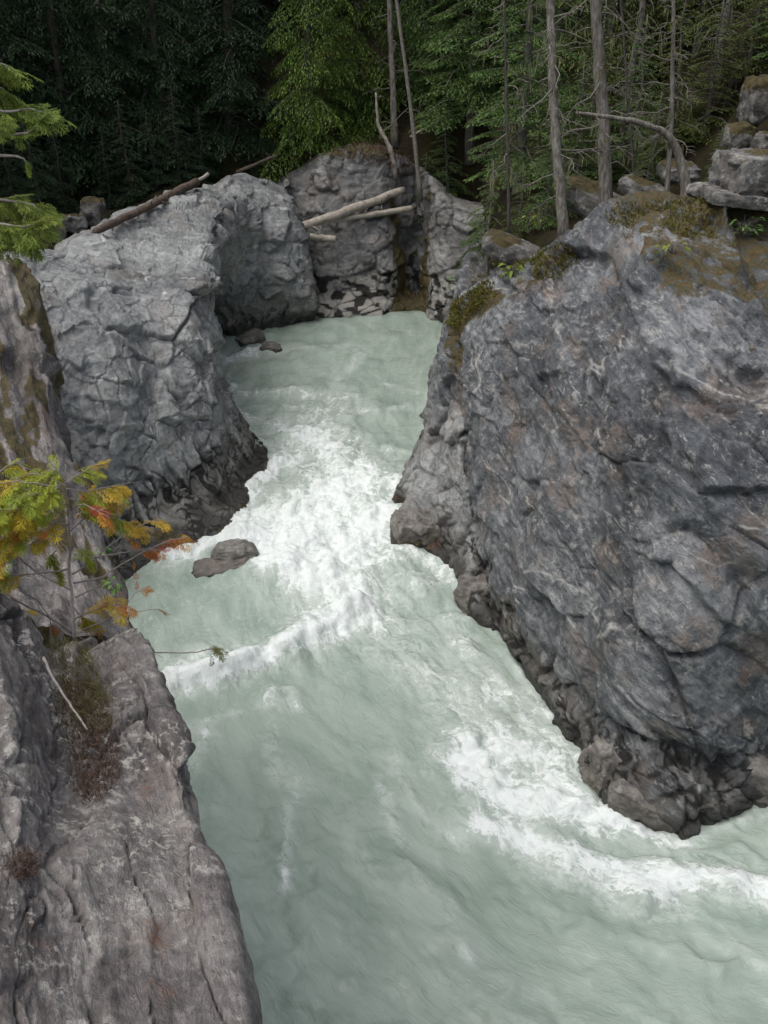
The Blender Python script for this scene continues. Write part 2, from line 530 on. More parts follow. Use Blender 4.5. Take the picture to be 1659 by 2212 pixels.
def rock_surface(p, Nn, cfg):
    """moves the points p out along Nn by joints, facets and foliation; returns points and attributes"""
    sd = cfg.get('seed', 1)
    d = np.zeros(len(p), np.float32)
    if cfg.get('big'):
        a, f = cfg['big']
        d += a * fbm(p * f, 3, sd)
    crack = np.zeros(len(p), np.float32)
    tone = 0.5 + cfg.get('light', 0) + 0.55 * fbm(p * cfg.get('tf', 0.55), 4, sd + 11)
    wp = p + 0.0
    wa = cfg.get('warp', 0.25)
    wf = cfg.get('wf', 0.9)
    for k in range(3):
        wp[:, k] += wa * fbm(p * wf, 3, sd + 40 + k)
    cm = sstep(-0.30, 0.25, noise(p * wf * 1.2, sd + 60))
    reg = cfg['region'](p) if 'region' in cfg else 1.0
    for bi, (size, amp, tilt, cw, cd, mask_f, ax) in enumerate(cfg.get('blocks', [])):
        q = wp @ (np.asarray(ax, np.float32).T) / size
        f1, e, vec, r = voronoi(q, sd + 100 + bi)
        mk = (sstep(-0.25, 0.2, noise(p * mask_f, sd + 200 + bi)) if mask_f else 1.0) * reg
        tl = (vec * (r[:, [1, 2, 0]] - 0.5)).sum(1)
        d += mk * (amp * (r[:, 0] - 0.5) + tilt * tl) * sstep(0.0, cfg.get('seam', 0.09), e)
        cr = np.exp(-(e / cw) ** 2) * mk * (0.25 + 0.75 * cm)
        d -= cd * cr
        crack = np.maximum(crack, cr * cfg.get('crackcol', 0.8))
        tone += mk * (r[:, 1] - 0.5) * (0.22 if bi == 0 else 0.18)
    if cfg.get('foot_blocks'):
        size, amp, tilt, cw, cd, ax, h = cfg['foot_blocks']
        mk = sstep(h, h * .6, p[:, 2] - water_level(p[:, 1]) + .4 * noise(p * .8, sd + 70))
        q = wp @ (np.asarray(ax, np.float32).T) / size
        f1, e, vec, r = voronoi(q, sd + 170)
        d += mk * (amp * (r[:, 0] - 0.5) + tilt * (vec * (r[:, [1, 2, 0]] - 0.5)).sum(1)) * sstep(0, .12, e)
        cr = np.exp(-(e / cw) ** 2) * mk
        d -= cd * cr
        crack = np.maximum(crack, cr)
        tone += mk * (r[:, 1] - .5) * .5
    for (B, amp, sdd) in cfg.get('foliation', []):
        q = wp @ np.asarray(B, np.float32).T
        rg = ridged(q, 3, sd + sdd)
        d += amp * rg
        tone += 0.10 * (rg - 0.3)
    a, f = cfg.get('fine', (0.03, 3.0))
    d += a * fbm(p * f, 3, sd + 7)
    if cfg.get('edge'):
        d = d * (1 - cfg['edge'] * sstep(1.4, 0.0, p[:, 2] - water_level(p[:, 1])))
    if cfg.get('calm'):
        d = d * (1 - cfg['calm'] * sstep(.45, .9, Nn[:, 2]))
    P2 = p + Nn * d[:, None]
    attrs = {'crack': crack, 'tone': np.clip(tone, 0, 1)}
    for k in ROCK_ATTRS:
        fn = cfg.get(k)
        attrs[k] = np.clip(fn(P2, Nn, crack), 0, 1) if fn else np.zeros(len(p))
    if 'warm' not in cfg:
        attrs['warm'] = cfg.get('warmth', 0.4) * sstep(0.05, 0.35, fbm(p * 0.9 * cfg.get('tf', .55) / .55, 3, sd + 12))
    if cfg.get('lichens'):
        lf = cfg['lichens']
        attrs['lich'] = sstep(-0.05, 0.25, noise(p * lf, sd + 13))
        attrs['speck'] = sstep(-0.15, 0.3, fbm(p * lf * 1.3, 2, sd + 14))
    return P2, attrs

def rock(name, C, n, m, mat, cfg, flip=False, wi=None, wj=None):
    P = loft(C, n, m, wi, wj)
    N = normals(P, flip)
    P2, attrs = rock_surface(P.reshape(-1, 3).astype(np.float32), N.reshape(-1, 3), cfg)
    me = grid_mesh(name, P2.reshape(n, m, 3), attrs, flip)
    NN = normals(P2.reshape(n, m, 3).astype(float), flip).reshape(-1, 3)
    q = P2.astype(float) - CAM
    f = q[:, 1] * cP - q[:, 2] * sP
    f = np.where(np.abs(f) < 1e-3, 1e-3, f)
    SURF[name] = (P2.astype(float), NN, CU + FPX * q[:, 0] / f, CV - FPX * (q[:, 1] * sP + q[:, 2] * cP) / f, attrs, f)
    return link(name, me, mat)

def _clip01(x):
    return np.clip(x, 0, 1)

def axes(rx=0, ry=0, rz=0, s=(1, 1, 1)):
    """rotate then stretch: large s makes the blocks thin along that axis"""
    from mathutils import Euler
    E = np.array(Euler((R_(rx), R_(ry), R_(rz))).to_matrix())
    return (np.diag(s) @ E)

def seg_dist(p, a, b):
    a, b = np.asarray(a, float), np.asarray(b, float)
    ab = b - a
    t = np.clip(((p - a) @ ab) / (ab @ ab), 0, 1)
    return np.linalg.norm(p - (a + t[:, None] * ab), axis=1), t

def foot(h0, h1, seed, y_slope=True):
    """wet band above the water"""
    def fn(p, n, c):
        z = p[:, 2] - water_level(p[:, 1])
        return sstep(h1, h0, z + 0.5 * fbm(p * 0.8, 3, seed))
    return fn

def foot_stain(h, seed, fz=0.5, amount=1.0):
    def fn(p, n, c):
        z = p[:, 2] - water_level(p[:, 1])
        q = p * np.array([2.6, 2.6, fz * 2.6])
        w = noise(q + 0.35 * np.stack([noise(p * 2.2, seed + k) for k in range(3)], 1) * 2, seed + 9)
        k = sstep(h, h * 0.55, z + 0.5 * noise(p * 0.7, seed + 3))
        line = sstep(0.05, -0.02, z)
        sl = sstep(0.11, 0.05, np.abs(w)) * sstep(-0.35, 0.0, noise(p * 1.1, seed + 5))
        return amount * np.maximum(k * np.maximum(sl, sstep(0.30, 0.42, w + 0.3 * c)), 0.8 * sstep(0.55, 0.22, z + .3 * noise(p * 1.5, seed + 6)) * k)
    return fn

# ---- right cliff
def col_px(cells):
    out = []
    for c in cells:
        if len(c) == 2: out.append(wat(*c))
        elif c[0] == 'w': out.append(np.array(c[1:], float))
        else: out.append(at(*c))
    return out

def finish_col(c, back, under=1.6):
    """adds the point under water below the first and the ground run behind the last"""
    c = [np.asarray(x, float) for x in c]
    lo = c[0] + np.array([0, 0.25, -under])
    out = [lo] + c
    for b in back:
        out.append(c[-1] + np.array(b, float))
    return out

def right_cliff():
    cols = []
    BK = [(1.0, 2.5, -0.35), (2.5, 5.0, -1.3), (3.5, 7, -4.0)]
    def c(w, yw, base, crease, lip, mid, up, up2, top, back=BK):
        cols.append(finish_col(col_px([w, (*base, yw + .15), (*crease, yw + .70), (*lip, yw + .60), (*mid[0:2], yw + mid[2]),
                                       (*up[0:2], yw + up[2]), (*up2[0:2], yw + up2[2]), (*top[0:2], yw + top[2])]), back))
    c((2150, 1700), 14.5, (2150, 1660), (2150, 1600), (2150, 1575), (2120, 1250, 1.0), (2100, 950, 2.3), (2080, 620, 4.4), (2050, 425, 8.0))
    c((1860, 1725), 14.3, (1860, 1680), (1860, 1630), (1860, 1600), (1860, 1250, 0.9), (1850, 950, 2.2), (1840, 640, 4.2), (1830, 430, 7.8))
    c((1660, 1750), 14.35, (1655, 1700), (1655, 1650), (1655, 1615), (1650, 1250, 1.0), (1645, 950, 2.4), (1640, 640, 4.6), (1640, 440, 8.0))
    c((1490, 1800), 13.85, (1495, 1710), (1490, 1640), (1490, 1600), (1480, 1250, 1.3), (1475, 930, 2.8), (1465, 640, 5.0), (1470, 452, 8.2))
    c((1300, 1752), 14.6, (1320, 1660), (1350, 1575), (1350, 1535), (1335, 1220, 1.5), (1330, 920, 3.1), (1330, 640, 5.6), (1345, 458, 8.4))
    c((1245, 1620), 16.2, (1240, 1560), (1235, 1500), (1240, 1455), (1230, 1180, 1.6), (1222, 900, 3.3), (1220, 660, 5.8), (1240, 505, 8.6))
    c((1140, 1480), 18.2, (1135, 1440), (1130, 1398), (1135, 1360), (1130, 1130, 1.5), (1120, 880, 3.2), (1120, 690, 5.2), (1140, 565, 7.3))
    c((1065, 1355), 20.3, (1060, 1330), (1055, 1305), (1060, 1275), (1050, 1080, 1.5), (1040, 870, 3.0), (1035, 720, 4.6), (1045, 618, 6.2))
    c((1005, 1240), 22.4, (1005, 1220), (1010, 1195), (1010, 1170), (1005, 1020, 1.4), (992, 860, 2.6), (985, 750, 3.8), (1000, 645, 5.2))
    c((985, 1190), 24.0, (985, 1170), (990, 1130), (988, 1100), (985, 980, 1.6), (970, 850, 2.7), (962, 760, 3.4), (966, 690, 4.2))
    last = [np.array(x) for x in cols[-1]]
    b1 = [CAM + (x - CAM) * 1.16 + np.array([0.45, 0, 0]) for x in last]
    b2 = [CAM + (x - CAM) * 1.45 + np.array([1.6, 0, 0]) for x in last]
    b3 = [CAM + (x - CAM) * 1.8 + np.array([2.6, 0, 0]) for x in last]
    for b in (b1, b2, b3):
        for x, y in zip(b, last):
            x[2] = y[2]
        cols.append(b)
    return cols

F1 = axes(0, -40, 0, (0.5, 0.5, 2.2))
F2 = axes(8, -50, 10, (0.45, 0.45, 2.8))
def rc_rust(p, n, c):
    return sstep(0.30, 0.48, fbm(p * 0.9, 3, 71)) * sstep(5, 7, p[:, 0]) * 0.8 + 0.55 * sstep(0.34, 0.46, fbm(p * np.array([1.5, 1.5, .45]), 3, 76)) * sstep(4.0, 6.5, p[:, 2])
def rc_moss(p, n, c):
    up = sstep(0.55, 0.9, n[:, 2])
    m = up * sstep(7.6, 8.6, p[:, 2] + 2.0 * fbm(p * 0.9, 3, 72)) * 0.56
    d, t = seg_dist(p, at(975, 690, 26.3), at(1050, 622, 25.0))
    m = np.maximum(m, sstep(0.9, 0.1, d + 0.5 * fbm(p * 1.3, 3, 74)))
    d, t = seg_dist(p, at(966, 700, 26.3), at(985, 790, 25.6))
    m = np.maximum(m, 0.62 * sstep(0.55, 0.1, d + 0.4 * fbm(p * np.array([2.5, 2.5, .6]), 3, 75)))
    d, t = seg_dist(p, at(1090, 590, 24.6), at(1230, 560, 23.6))
    m = np.maximum(m, 0.62 * sstep(0.7, 0.1, d + 0.5 * fbm(p * 1.6, 3, 77)))
    return m
def rc_vein(p, n, c):
    w = p + 0.18 * np.stack([noise(p * 1.3, 150 + k) for k in range(3)], 1)
    q = w @ (F1 * np.array([[.8], [.8], [.62]])).T
    a = np.abs(noise(q, 157)); b = np.abs(noise(q * 1.7 + 4.1, 158))
    m = sstep(0.05, 0.35, noise(p * 0.55, 159)); m2 = sstep(0.1, 0.35, noise(p * 0.7, 160))
    return 0.75 * np.maximum(sstep(0.022, 0.006, a) * m, sstep(0.03, 0.01, b) * m2)
def rc_region(p):
    return (0.45 + 0.75 * sstep(-0.25, 0.35, fbm(p * 0.28, 2, 79) + 0.10 * (p[:, 0] - 4.5))) * (0.45 + 0.55 * sstep(.4, 1.6, p[:, 2] - water_level(p[:, 1])))
cfg = dict(seed=3, big=(0.42, 0.30), warp=0.13, crackcol=0.6, region=rc_region, seam=.06,
           foot_blocks=(.75, .22, .25, .07, .14, axes(0, 15, 20, (1, 1, .8)), 1.5),
           edge=.3,
           blocks=[(3.0, 0.12, 0.95, 0.010, 0.07, 0.0, axes(0, -40, 20, (0.75, 0.8, 1.25))),
                   (1.25, 0.06, 0.52, 0.015, 0.05, 0.0, axes(12, -50, -20, (0.6, 0.8, 1.5))),
                   (0.50, 0.025, 0.20, 0.022, 0.022, 0.3, axes(5, -40, 30, (0.65, 0.8, 1.5))),
                   (0.20, 0.010, 0.07, 0.03, 0.008, 0.4, axes(5, -45, 10, (0.6, 0.8, 1.6)))],
           foliation=[(F1 * 0.8, 0.05, 500), (F2 * 2.2, 0.028, 540)], fine=(0.04, 3.2),
           vein=rc_vein, moss=rc_moss, wet=foot(0.3, 1.3, 81), stain=foot_stain(1.6, 82, 0.35), rust=rc_rust, lichens=1.0, warmth=0.65)
o = rock('right_cliff', right_cliff(), 470, 520, M['rock_right'], cfg, flip=True,
         wi=[.35, .6, 1, 1, 1, 1, 1, 1, 1, .6, .3, .2], wj=[.3, 1, 1.2, 1.2, 1, 1, 1, .9, .5, .3, .2])
tag(o, 'tall dark blue-grey rock cliff with slanting folds rising from the right bank', 'cliff', kind='structure')

# ---- low pale shoulder under the far left edge of the right cliff
def shoulder():
    cols = []
    def c(*cells, back):
        cols.append(finish_col(col_px(cells), back))
    B = [(1.0, 1.0, 0.1), (2.0, 2.0, -1.0)]
    c((1075, 1355), (1075, 1335, 20.6), (1070, 1310, 21.2), (1065, 1250, 22.0), (1060, 1120, 23.0), back=B)
    c((1015, 1330), (1020, 1300, 20.9), (1028, 1265, 21.3), (1040, 1200, 22.3), (1020, 1060, 23.8), back=B)
    c((995, 1255), (1000, 1225, 22.3), (1005, 1180, 22.6), (1003, 1100, 23.4), (995, 930, 24.6), back=B)
    c((935, 1195), (940, 1165, 23.8), (950, 1110, 24.0), (958, 1020, 24.8), (975, 850, 26.0), back=B)
    c((857, 1172), (868, 1128, 24.5), (893, 1050, 25.0), (918, 940, 26.2), (940, 800, 27.6), back=B)
    c((850, 1120), (866, 1085, 25.6), (890, 1020, 26.0), (914, 930, 27.0), (934, 800, 28.4), back=B)
    l = cols[-1]
    for k, (s, dx) in enumerate(((1.1, 0.35), (1.3, 1.1))):
        b = [CAM + (x - CAM) * s + np.array([dx, 0, 0]) for x in l]
        for x, y in zip(b, l): x[2] = y[2]
        cols.append(b)
    return cols
cfg = dict(seed=9, big=(0.16, 0.8), warp=0.2, crackcol=0.75,
           blocks=[(0.95, 0.20, 0.34, 0.05, 0.09, 0.0, axes(0, 20, 15, (0.9, .9, .8))),
                   (0.38, 0.07, 0.11, 0.06, 0.035, 0.0, axes(10, 35, -20, (1, 1, 1)))],
           foliation=[(F1 * 2, 0.04, 500)], fine=(0.04, 4.0),
           wet=foot(0.2, 1.2, 91), stain=foot_stain(1.0, 92, 0.5),
           moss=lambda p, n, c: 0.6 * sstep(0.35, 0.1, p[:, 2] - water_level(p[:, 1])) * sstep(0.0, 0.3, fbm(p * 0.9, 2, 93)),
           rust=lambda p, n, c: sstep(0.1, 0.4, fbm(p * 0.8, 3, 94)) * 0.5)
o = rock('rock_shoulder', shoulder(), 240, 210, M['rock_left'], cfg, flip=True, wi=[1, 1, 1, 1, 1, .5, .4])
tag(o, 'low pale rounded rock shoulder at the water below the left edge of the right cliff', 'rock', kind='structure')

# ---- left bluff (front) and its rear dome
def left_bluff():
    cols = []
    B = [(-0.3, 1.6, -0.25), (-.6, 4, -1.5), (-1, 6, -4)]
    def c(*cells, back=B):
        cols.append(finish_col(col_px(cells), back))
    c((-480, 1560), (-490, 1330, 15.8), (-500, 1100, 16.6), (-520, 900, 17.6), (-540, 740, 18.8), (-560, 650, 20.5), (-540, 610, 23))
    c((-170, 1430), (-180, 1220, 18.6), (-200, 1010, 19.3), (-230, 830, 20.2), (-260, 690, 21.2), (-280, 605, 22.8), (-260, 580, 25.5))
    c((100, 1330), (90, 1130, 21.0), (60, 950, 21.6), (20, 780, 22.3), (-30, 650, 23.2), (-60, 575, 24.5), (-40, 560, 27))
    c((240, 1260), (220, 1130, 22.9), (180, 960, 23.4), (130, 800, 24.2), (90, 680, 25.2), (70, 610, 26.4), (75, 556, 28.5))
    c((345, 1205), (325, 1090, 24.1), (290, 930, 24.5), (250, 780, 25.4), (210, 660, 26.6), (195, 585, 28.2), (205, 500, 32.0))
    c((435, 1165), (415, 1060, 25.2), (385, 930, 25.7), (350, 790, 26.6), (320, 670, 27.9), (300, 580, 29.8), (310, 448, 36.0))
    c((500, 1140), (488, 1060, 26.0), (455, 950, 26.4), (425, 810, 27.3), (400, 680, 28.4), (390, 575, 30.2), (400, 418, 39.0))
    c((527, 1085), (522, 1010, 27.3), (490, 930, 27.5), (458, 810, 28.1), (440, 690, 28.9), (430, 575, 30.4), (450, 412, 40.0))
    c((582, 1000), (560, 965, 29.3), (512, 910, 29.3), (478, 815, 29.5), (466, 700, 30.0), (452, 585, 31.0), (480, 424, 40.0))
    c((560, 955), (530, 930, 31.0), (500, 870, 31.0), (472, 805, 31.0), (468, 700, 31.4), (456, 590, 32.4), (490, 434, 40.0))
    l = cols[-1]
    for s, dx in ((1.07, -0.7), (1.2, -1.7), (1.32, -2.4)):
        b = [CAM + (x - CAM) * s + np.array([dx, 0, 0]) for x in l]
        for x, y in zip(b, l): x[2] = y[2]
        b[7:] = [x.copy() for x in l[7:]]
        cols.append(b)
    return cols
def lb_vein(p, n, c):
    w = p + 0.25 * np.stack([noise(p * 1.5, 130 + k) for k in range(3)], 1)
    a = np.abs(noise(w * np.array([.5, .5, 1.0]), 137))
    b = np.abs(noise(w * np.array([.45, .45, .9]) + 9.3, 141))
    m1 = sstep(0.016, 0.006, a) * sstep(0.0, 0.22, noise(p * 0.75, 138)) * sstep(4.3, 3.2, p[:, 2])
    m2 = sstep(0.02, 0.006, b) * sstep(0.12, 0.3, noise(p * 0.9, 142))
    spots = sstep(0.50, 0.62, fbm(p * 2.3, 2, 143))
    return np.maximum(np.maximum(m1, m2), spots) * 0.85
cfg = dict(seed=21, light=.07, calm=.45, edge=.5, foot_blocks=(.6, .15, .2, .07, .10, axes(0, 20, 20, (1.4, 1.4, .5)), 2.0), region=lambda p: 0.5 + 0.5 * sstep(.6, 2.2, p[:, 2] - water_level(p[:, 1])), big=(0.28, 0.42), warp=0.22, crackcol=0.75,
           blocks=[(1.55, 0.26, 0.75, 0.020, 0.08, 0.0, axes(15, 20, 10, (0.95, 1.0, 1.0))),
                   (0.62, 0.10, 0.30, 0.035, 0.045, 0.0, axes(10, -15, 35, (1, 1, .9))),
                   (0.27, 0.05, 0.07, 0.06, 0.022, 0.8, axes(0, 20, 0, (1.0, 1, 1.0)))],
           foliation=[(axes(0, 20, 0, (1.5, 1.5, 2.5)), 0.03, 500)], fine=(0.045, 3.5),
           wet=foot(0.6, 1.7, 22), stain=foot_stain(1.6, 23, 0.30), vein=lb_vein,
           moss=lambda p, n, c: 0.55 * sstep(1.2, 0.3, p[:, 2] - water_level(p[:, 1])) * sstep(0.05, 0.35, fbm(p * 0.8, 2, 24)))
o = rock('left_bluff', left_bluff(), 400, 430, M['rock_left'], cfg, flip=False,
         wi=[.12, .15, .5, .9, 1, 1, 1, 1, 1, .7, .5, .4], wj=[.3, 1, 1, 1, 1, 1, .45, .4, .25, .2])
tag(o, 'pale grey cracked rock bluff with white quartz veins on the left bank', 'cliff', kind='structure')

def rear_dome():
    cols = []
    B = [(0.0, 1.2, -0.25), (0.0, 3, -1.5), (0, 5, -4)]
    def c(*cells, back=B):
        cols.append(finish_col(col_px(cells), back))
    c((380, 735), (380, 680, 39.2), (385, 600, 37.4), (395, 530, 34.5), (405, 460, 37.0), (415, 414, 41.0))
    c((450, 722), (450, 670, 39.6), (452, 600, 38.2), (455, 525, 35.8), (458, 448, 38.3), (460, 398, 41.8))
    c((515, 728), (512, 680, 39.4), (508, 600, 38.8), (503, 515, 37.8), (498, 435, 39.6), (497, 381, 42.4))
    c((575, 712), (575, 660, 40.2), (572, 590, 40.3), (565, 500, 40.7), (550, 420, 41.7), (532, 376, 43.0))
    c((615, 702), (625, 650, 40.8), (625, 590, 40.9), (615, 500, 41.3), (595, 430, 42.2), (572, 388, 43.3))
    c((668, 692), (682, 650, 41.5), (678, 590, 41.6), (660, 500, 42.0), (640, 440, 42.8), (618, 400, 43.8))
    l = cols[-1]
    for s, dx in ((1.05, -0.15), (1.15, -0.8)):
        b = [CAM + (x - CAM) * s + np.array([dx, 0, 0]) for x in l]
        for x, y in zip(b, l): x[2] = y[2]
        cols.append(b)
    return cols
cfg = dict(seed=31, calm=.35, light=.08, big=(0.25, 0.4), warp=0.25, crackcol=0.6,
           blocks=[(2.1, 0.25, 0.70, 0.018, 0.07, 0.0, axes(0, 20, 10, (1.0, 1.0, .8))),
                   (0.30, 0.03, 0.07, 0.04, 0.02, 0.0, axes(0, 20, 40)),
                   (0.8, 0.10, 0.28, 0.03, 0.05, 0.0, axes(10, -15, 35, (1, 1, 1)))],
           fine=(0.05, 3.0), wet=foot(0.4, 1.6, 32), stain=foot_stain(1.2, 33, 0.5), vein=lb_vein)
o = rock('rock_dome', rear_dome(), 210, 220, M['rock_left'], cfg, flip=False, wj=[.3, 1, 1, 1, 1, 1, .5, .3, .2])
tag(o, 'smooth pale grey rock dome behind the left bluff, topped by the fallen brown log', 'rock', kind='structure')

# ---- back wall
def back_wall():
    cols = []
    B = [(0, 1.5, -0.1), (0, 4, -0.6), (0, 8, -3)]
    def c(*cells, back=B):
        cols.append(finish_col(col_px(cells), back))
    for (u, vw, d) in ((600, 680, 1.6), (650, 682, 1.2), (690, 686, .6), (760, 682, 0.3), (830, 680, .2), (885, 668, 1.0), (905, 668, 1.2), (940, 690, .0), (985, 700, -.3), (1040, 700, -.4), (1120, 700, -.6), (1260, 700, -1)):
        vt = float(np.interp(u, [560, 640, 690, 760, 850, 905, 950, 1000, 1260], [420, 372, 338, 322, 330, 365, 400, 455, 470]))
        w = wat(u, vw)
        Y = w[1] + d * 0.8
        cols.append(finish_col([w, at(u, vw - 38, Y + .25), at(u, vw - 80, Y + .45), at(u, (vw - 80) * .6 + vt * .4, Y + 1.0), at(u, (vw - 80) * .25 + vt * .75, Y + 1.5), at(u, vt, Y + 2.2)], B))
    return cols
def bw_moss(p, n, c):
    d, t = seg_dist(p, at(860, 460, 44.0), at(895, 660, 43.2))
    d2, t2 = seg_dist(p, at(918, 420, 44.2), at(905, 640, 43.2))
    q = 0.5 * fbm(p * np.array([1.6, 1.6, .6]), 3, 44)
    m = np.maximum(sstep(0.55, 0.15, d - 0.65 * t * t + q), 0.9 * sstep(0.4, 0.1, d2 - .4 * t2 * t2 + q))
    return np.maximum(m, 0.6 * sstep(0.3, 0.6, n[:, 2]) * sstep(6.3, 7.3, p[:, 2]))
def bw_pale(p, n, c):
    z = p[:, 2] - water_level(p[:, 1])
    k = sstep(2.3, 1.4, z + 0.5 * noise(p * 0.7, 45))
    return 0.75 * k * sstep(0.2, 0.0, c)
def bw_stain(p, n, c):
    z = p[:, 2] - water_level(p[:, 1])
    k = sstep(2.4, 1.2, z + 0.5 * noise(p * 0.7, 45))
    w = noise(p * np.array([1.9, 1.9, 3.6]), 46)
    return np.maximum(k * sstep(0.14, 0.24, w + .25 * c), bw_moss(p, n, c) * sstep(4.5, 2.5, z) * .9)
cfg = dict(seed=41, calm=.6, big=(0.3, 0.4), warp=0.18, crackcol=0.75,
           blocks=[(1.35, 0.30, 0.25, 0.04, 0.10, 0.0, axes(0, 8, 0, (0.8, 0.8, 1.25))),
                   (0.55, 0.12, 0.1, 0.06, 0.07, 0.0, axes(0, 5, 20, (0.85, 1, 1.3)))],
           fine=(0.05, 3.0), moss=bw_moss, pale=bw_pale, stain=bw_stain)
o = rock('back_wall', back_wall(), 260, 190, M['rock_back'], cfg, flip=False, wi=[.5, 1, 1, 1, 1, 1, 1, 1, 1, .5, .3], wj=[.3, 1, 1, 1, 1, 1, .5, .3, .2])
tag(o, 'blocky jointed rock wall with bleached foot closing the far end of the pool', 'cliff', kind='structure')

# ---- slab on the near left and the foreground ledge
def slab():
    """rows run from the frame edge to the brink and down to the river"""
    cols = []
    for (uv, Y, lx, lz) in (((48, 570), 12.6, 5, 1.2), ((78, 660), 11.6, 4.5, 1.1), ((108, 770), 10.6, 4, 1.1), ((138, 880), 9.7, 4, 1.1), ((170, 1000), 8.8, 4, 1.2),
                            ((212, 1110), 8.1, 4, 1.2), ((232, 1210), 7.5, 4, 1.2), ((262, 1290), 7.0, 4, 1.1), ((295, 1370), 6.4, 4, 1.0), ((320, 1440), 5.8, 3.6, .9)):
        e = at(*uv, Y)
        cols.append([e + np.array([-lx * 1.9, 0.3, lz * 2.6]), e + np.array([-lx, 0.1, lz * 1.55]), e + np.array([-lx * .55, 0, lz * .95]), e + np.array([-lx * .22, 0, lz * .42]),
                     e, e + np.array([0.03, 0.0, -0.9]), e + np.array([-0.05, 0.2, -3.0]), e + np.array([-0.5, 0.6, -7.0]), e + np.array([-.6, 1.0, -12.0])])
    e0 = [x + np.array([-1.2, 1.2, -0.4]) for x in cols[0]]
    e1 = [x + np.array([-3.5, 3.0, -3.0]) for x in cols[0]]
    return [e1, e0] + cols
SL = axes(0, 0, -22, (3.0, 0.5, 1.0))
def sl_moss(p, n, c):
    q = (p @ SL.T.astype(np.float32))
    s = fbm(q * 0.9, 4, 52)
    return 0.85 * sstep(-0.13, 0.10, s) * sstep(-0.5, 0.0, noise(p * 0.6, 53)) * sstep(6.4, 7.6, p[:, 1])
cfg = dict(seed=51, big=(0.12, 0.7), warp=0.12, crackcol=0.8,
           blocks=[(0.75, 0.12, 0.20, 0.07, 0.07, 0.0, axes(0, 0, -22, (2.2, .45, 0.8))),
                   (0.28, 0.045, 0.06, 0.09, 0.03, 0.0, axes(0, 0, -20, (2.0, .5, 0.8)))],
           foliation=[(SL * 0.9, 0.07, 500), (SL * 2.4, 0.03, 520)], tf=0.9, lichens=1.2, fine=(0.02, 7.0), moss=sl_moss, rust=lambda p, n, c: 0.6 * sstep(.28, .42, fbm(p @ SL.T.astype(np.float32) * 1.3, 3, 57)))
o = rock('left_slab', slab(), 300, 260, M['rock_slab'], cfg, flip=True, wi=[.2, .5, 1, 1, 1, 1, 1, 1, 1, 1, 1], wj=[.15, .6, 1, 1, 1, .8, .25, .15])
tag(o, 'steep streaked rock slab with brown-green moss stripes at the left frame edge', 'rock', kind='structure')

def ledge():
    cols = []
    #  brink pixel, height of the brink, heights of the three points left of it
    for (u, v, z, dz) in ((588, 2480, 10.75, (.02, .12, .22, .30)), (553, 2330, 10.72, (.02, .10, .22, .34)), (523, 2212, 10.68, (.02, .10, .25, .36)), (493, 2080, 10.64, (.02, .10, .26, .40)),
                          (460, 1950, 10.60, (.03, .12, .25, .42)), (428, 1830, 10.56, (.03, .12, .16, .46)), (396, 1700, 10.52, (.02, .06, .02, .50)), (374, 1600, 10.50, (.02, .02, -.06, .50)),
                          (353, 1500, 10.48, (.02, .02, -.10, .48)), (328, 1415, 10.46, (.0, .0, -.08, .46)), (300, 1370, 10.40, (-.05, -.05, -.06, .42))):
        e = atz(u, v, z)
        d = np.array([1.0, 0.12, 0])
        cols.append([e - d * 3.2 + (0, 0, dz[3] + .35), e - d * 1.6 + (0, 0, dz[3] + .12), e - d * .82 + (0, 0, dz[3]), e - d * .60 + (0, 0, dz[2]), e - d * .32 + (0, 0, dz[1]), e - d * .10 + (0, 0, dz[0]), e,
                     e + np.array([.01, .0, -.32]), e + np.array([-.04, 0, -1.2]), e + np.array([-.25, .1, -4.0]), e + np.array([-.6, .2, -12.0])])
    l = cols[-1]
    cols.append([x + np.array([-.12, .22, -.30]) for x in l])
    cols.append([x + np.array([-.2, .36, -1.2]) for x in l])
    cols.append([x + np.array([-.2, .45, -3.0]) for x in l])
    return cols
LG = axes(0, 8, -20, (4.0, 0.6, 1.6))
cfg = dict(seed=61, big=(0.04, 1.3), warp=0.08, crackcol=1.0, light=-.05,
           blocks=[(0.62, 0.06, 0.12, 0.026, 0.06, 0.0, axes(0, 8, -20, (2.2, .5, 1.2))),
                   (0.20, 0.02, 0.045, 0.04, 0.02, 1.2, axes(0, 10, -18, (2.0, .6, 1.2))),
                   (0.07, 0.006, 0.012, 0.05, 0.004, 2.0, axes(0, 10, -24, (1.6, .7, 1.2)))],
           foliation=[(LG * 0.8, 0.035, 500), (LG * 2.2, 0.014, 520)], fine=(0.022, 8.0), tf=1.6, lichens=2.2, wf=2.0,
           moss=lambda p, n, c: 0.6 * sstep(0.3, 0.55, fbm(p * np.array([3.2, 1.6, 2]), 3, 62)) * sstep(.3, .8, n[:, 2]),
           rust=lambda p, n, c: 0.8 * sstep(0.33, 0.5, fbm(p * 3.0, 3, 63)))
o = rock('near_ledge', ledge(), 420, 360, M['rock_fore'], cfg, flip=True, wi=[.6] + [1] * 9 + [1, .6, .3], wj=[.2, .7, 1, 1, 1, 1, 1, .8, .12, .05])
tag(o, 'grey lichen-speckled rock ledge in the near left corner above the water', 'rock', kind='structure')

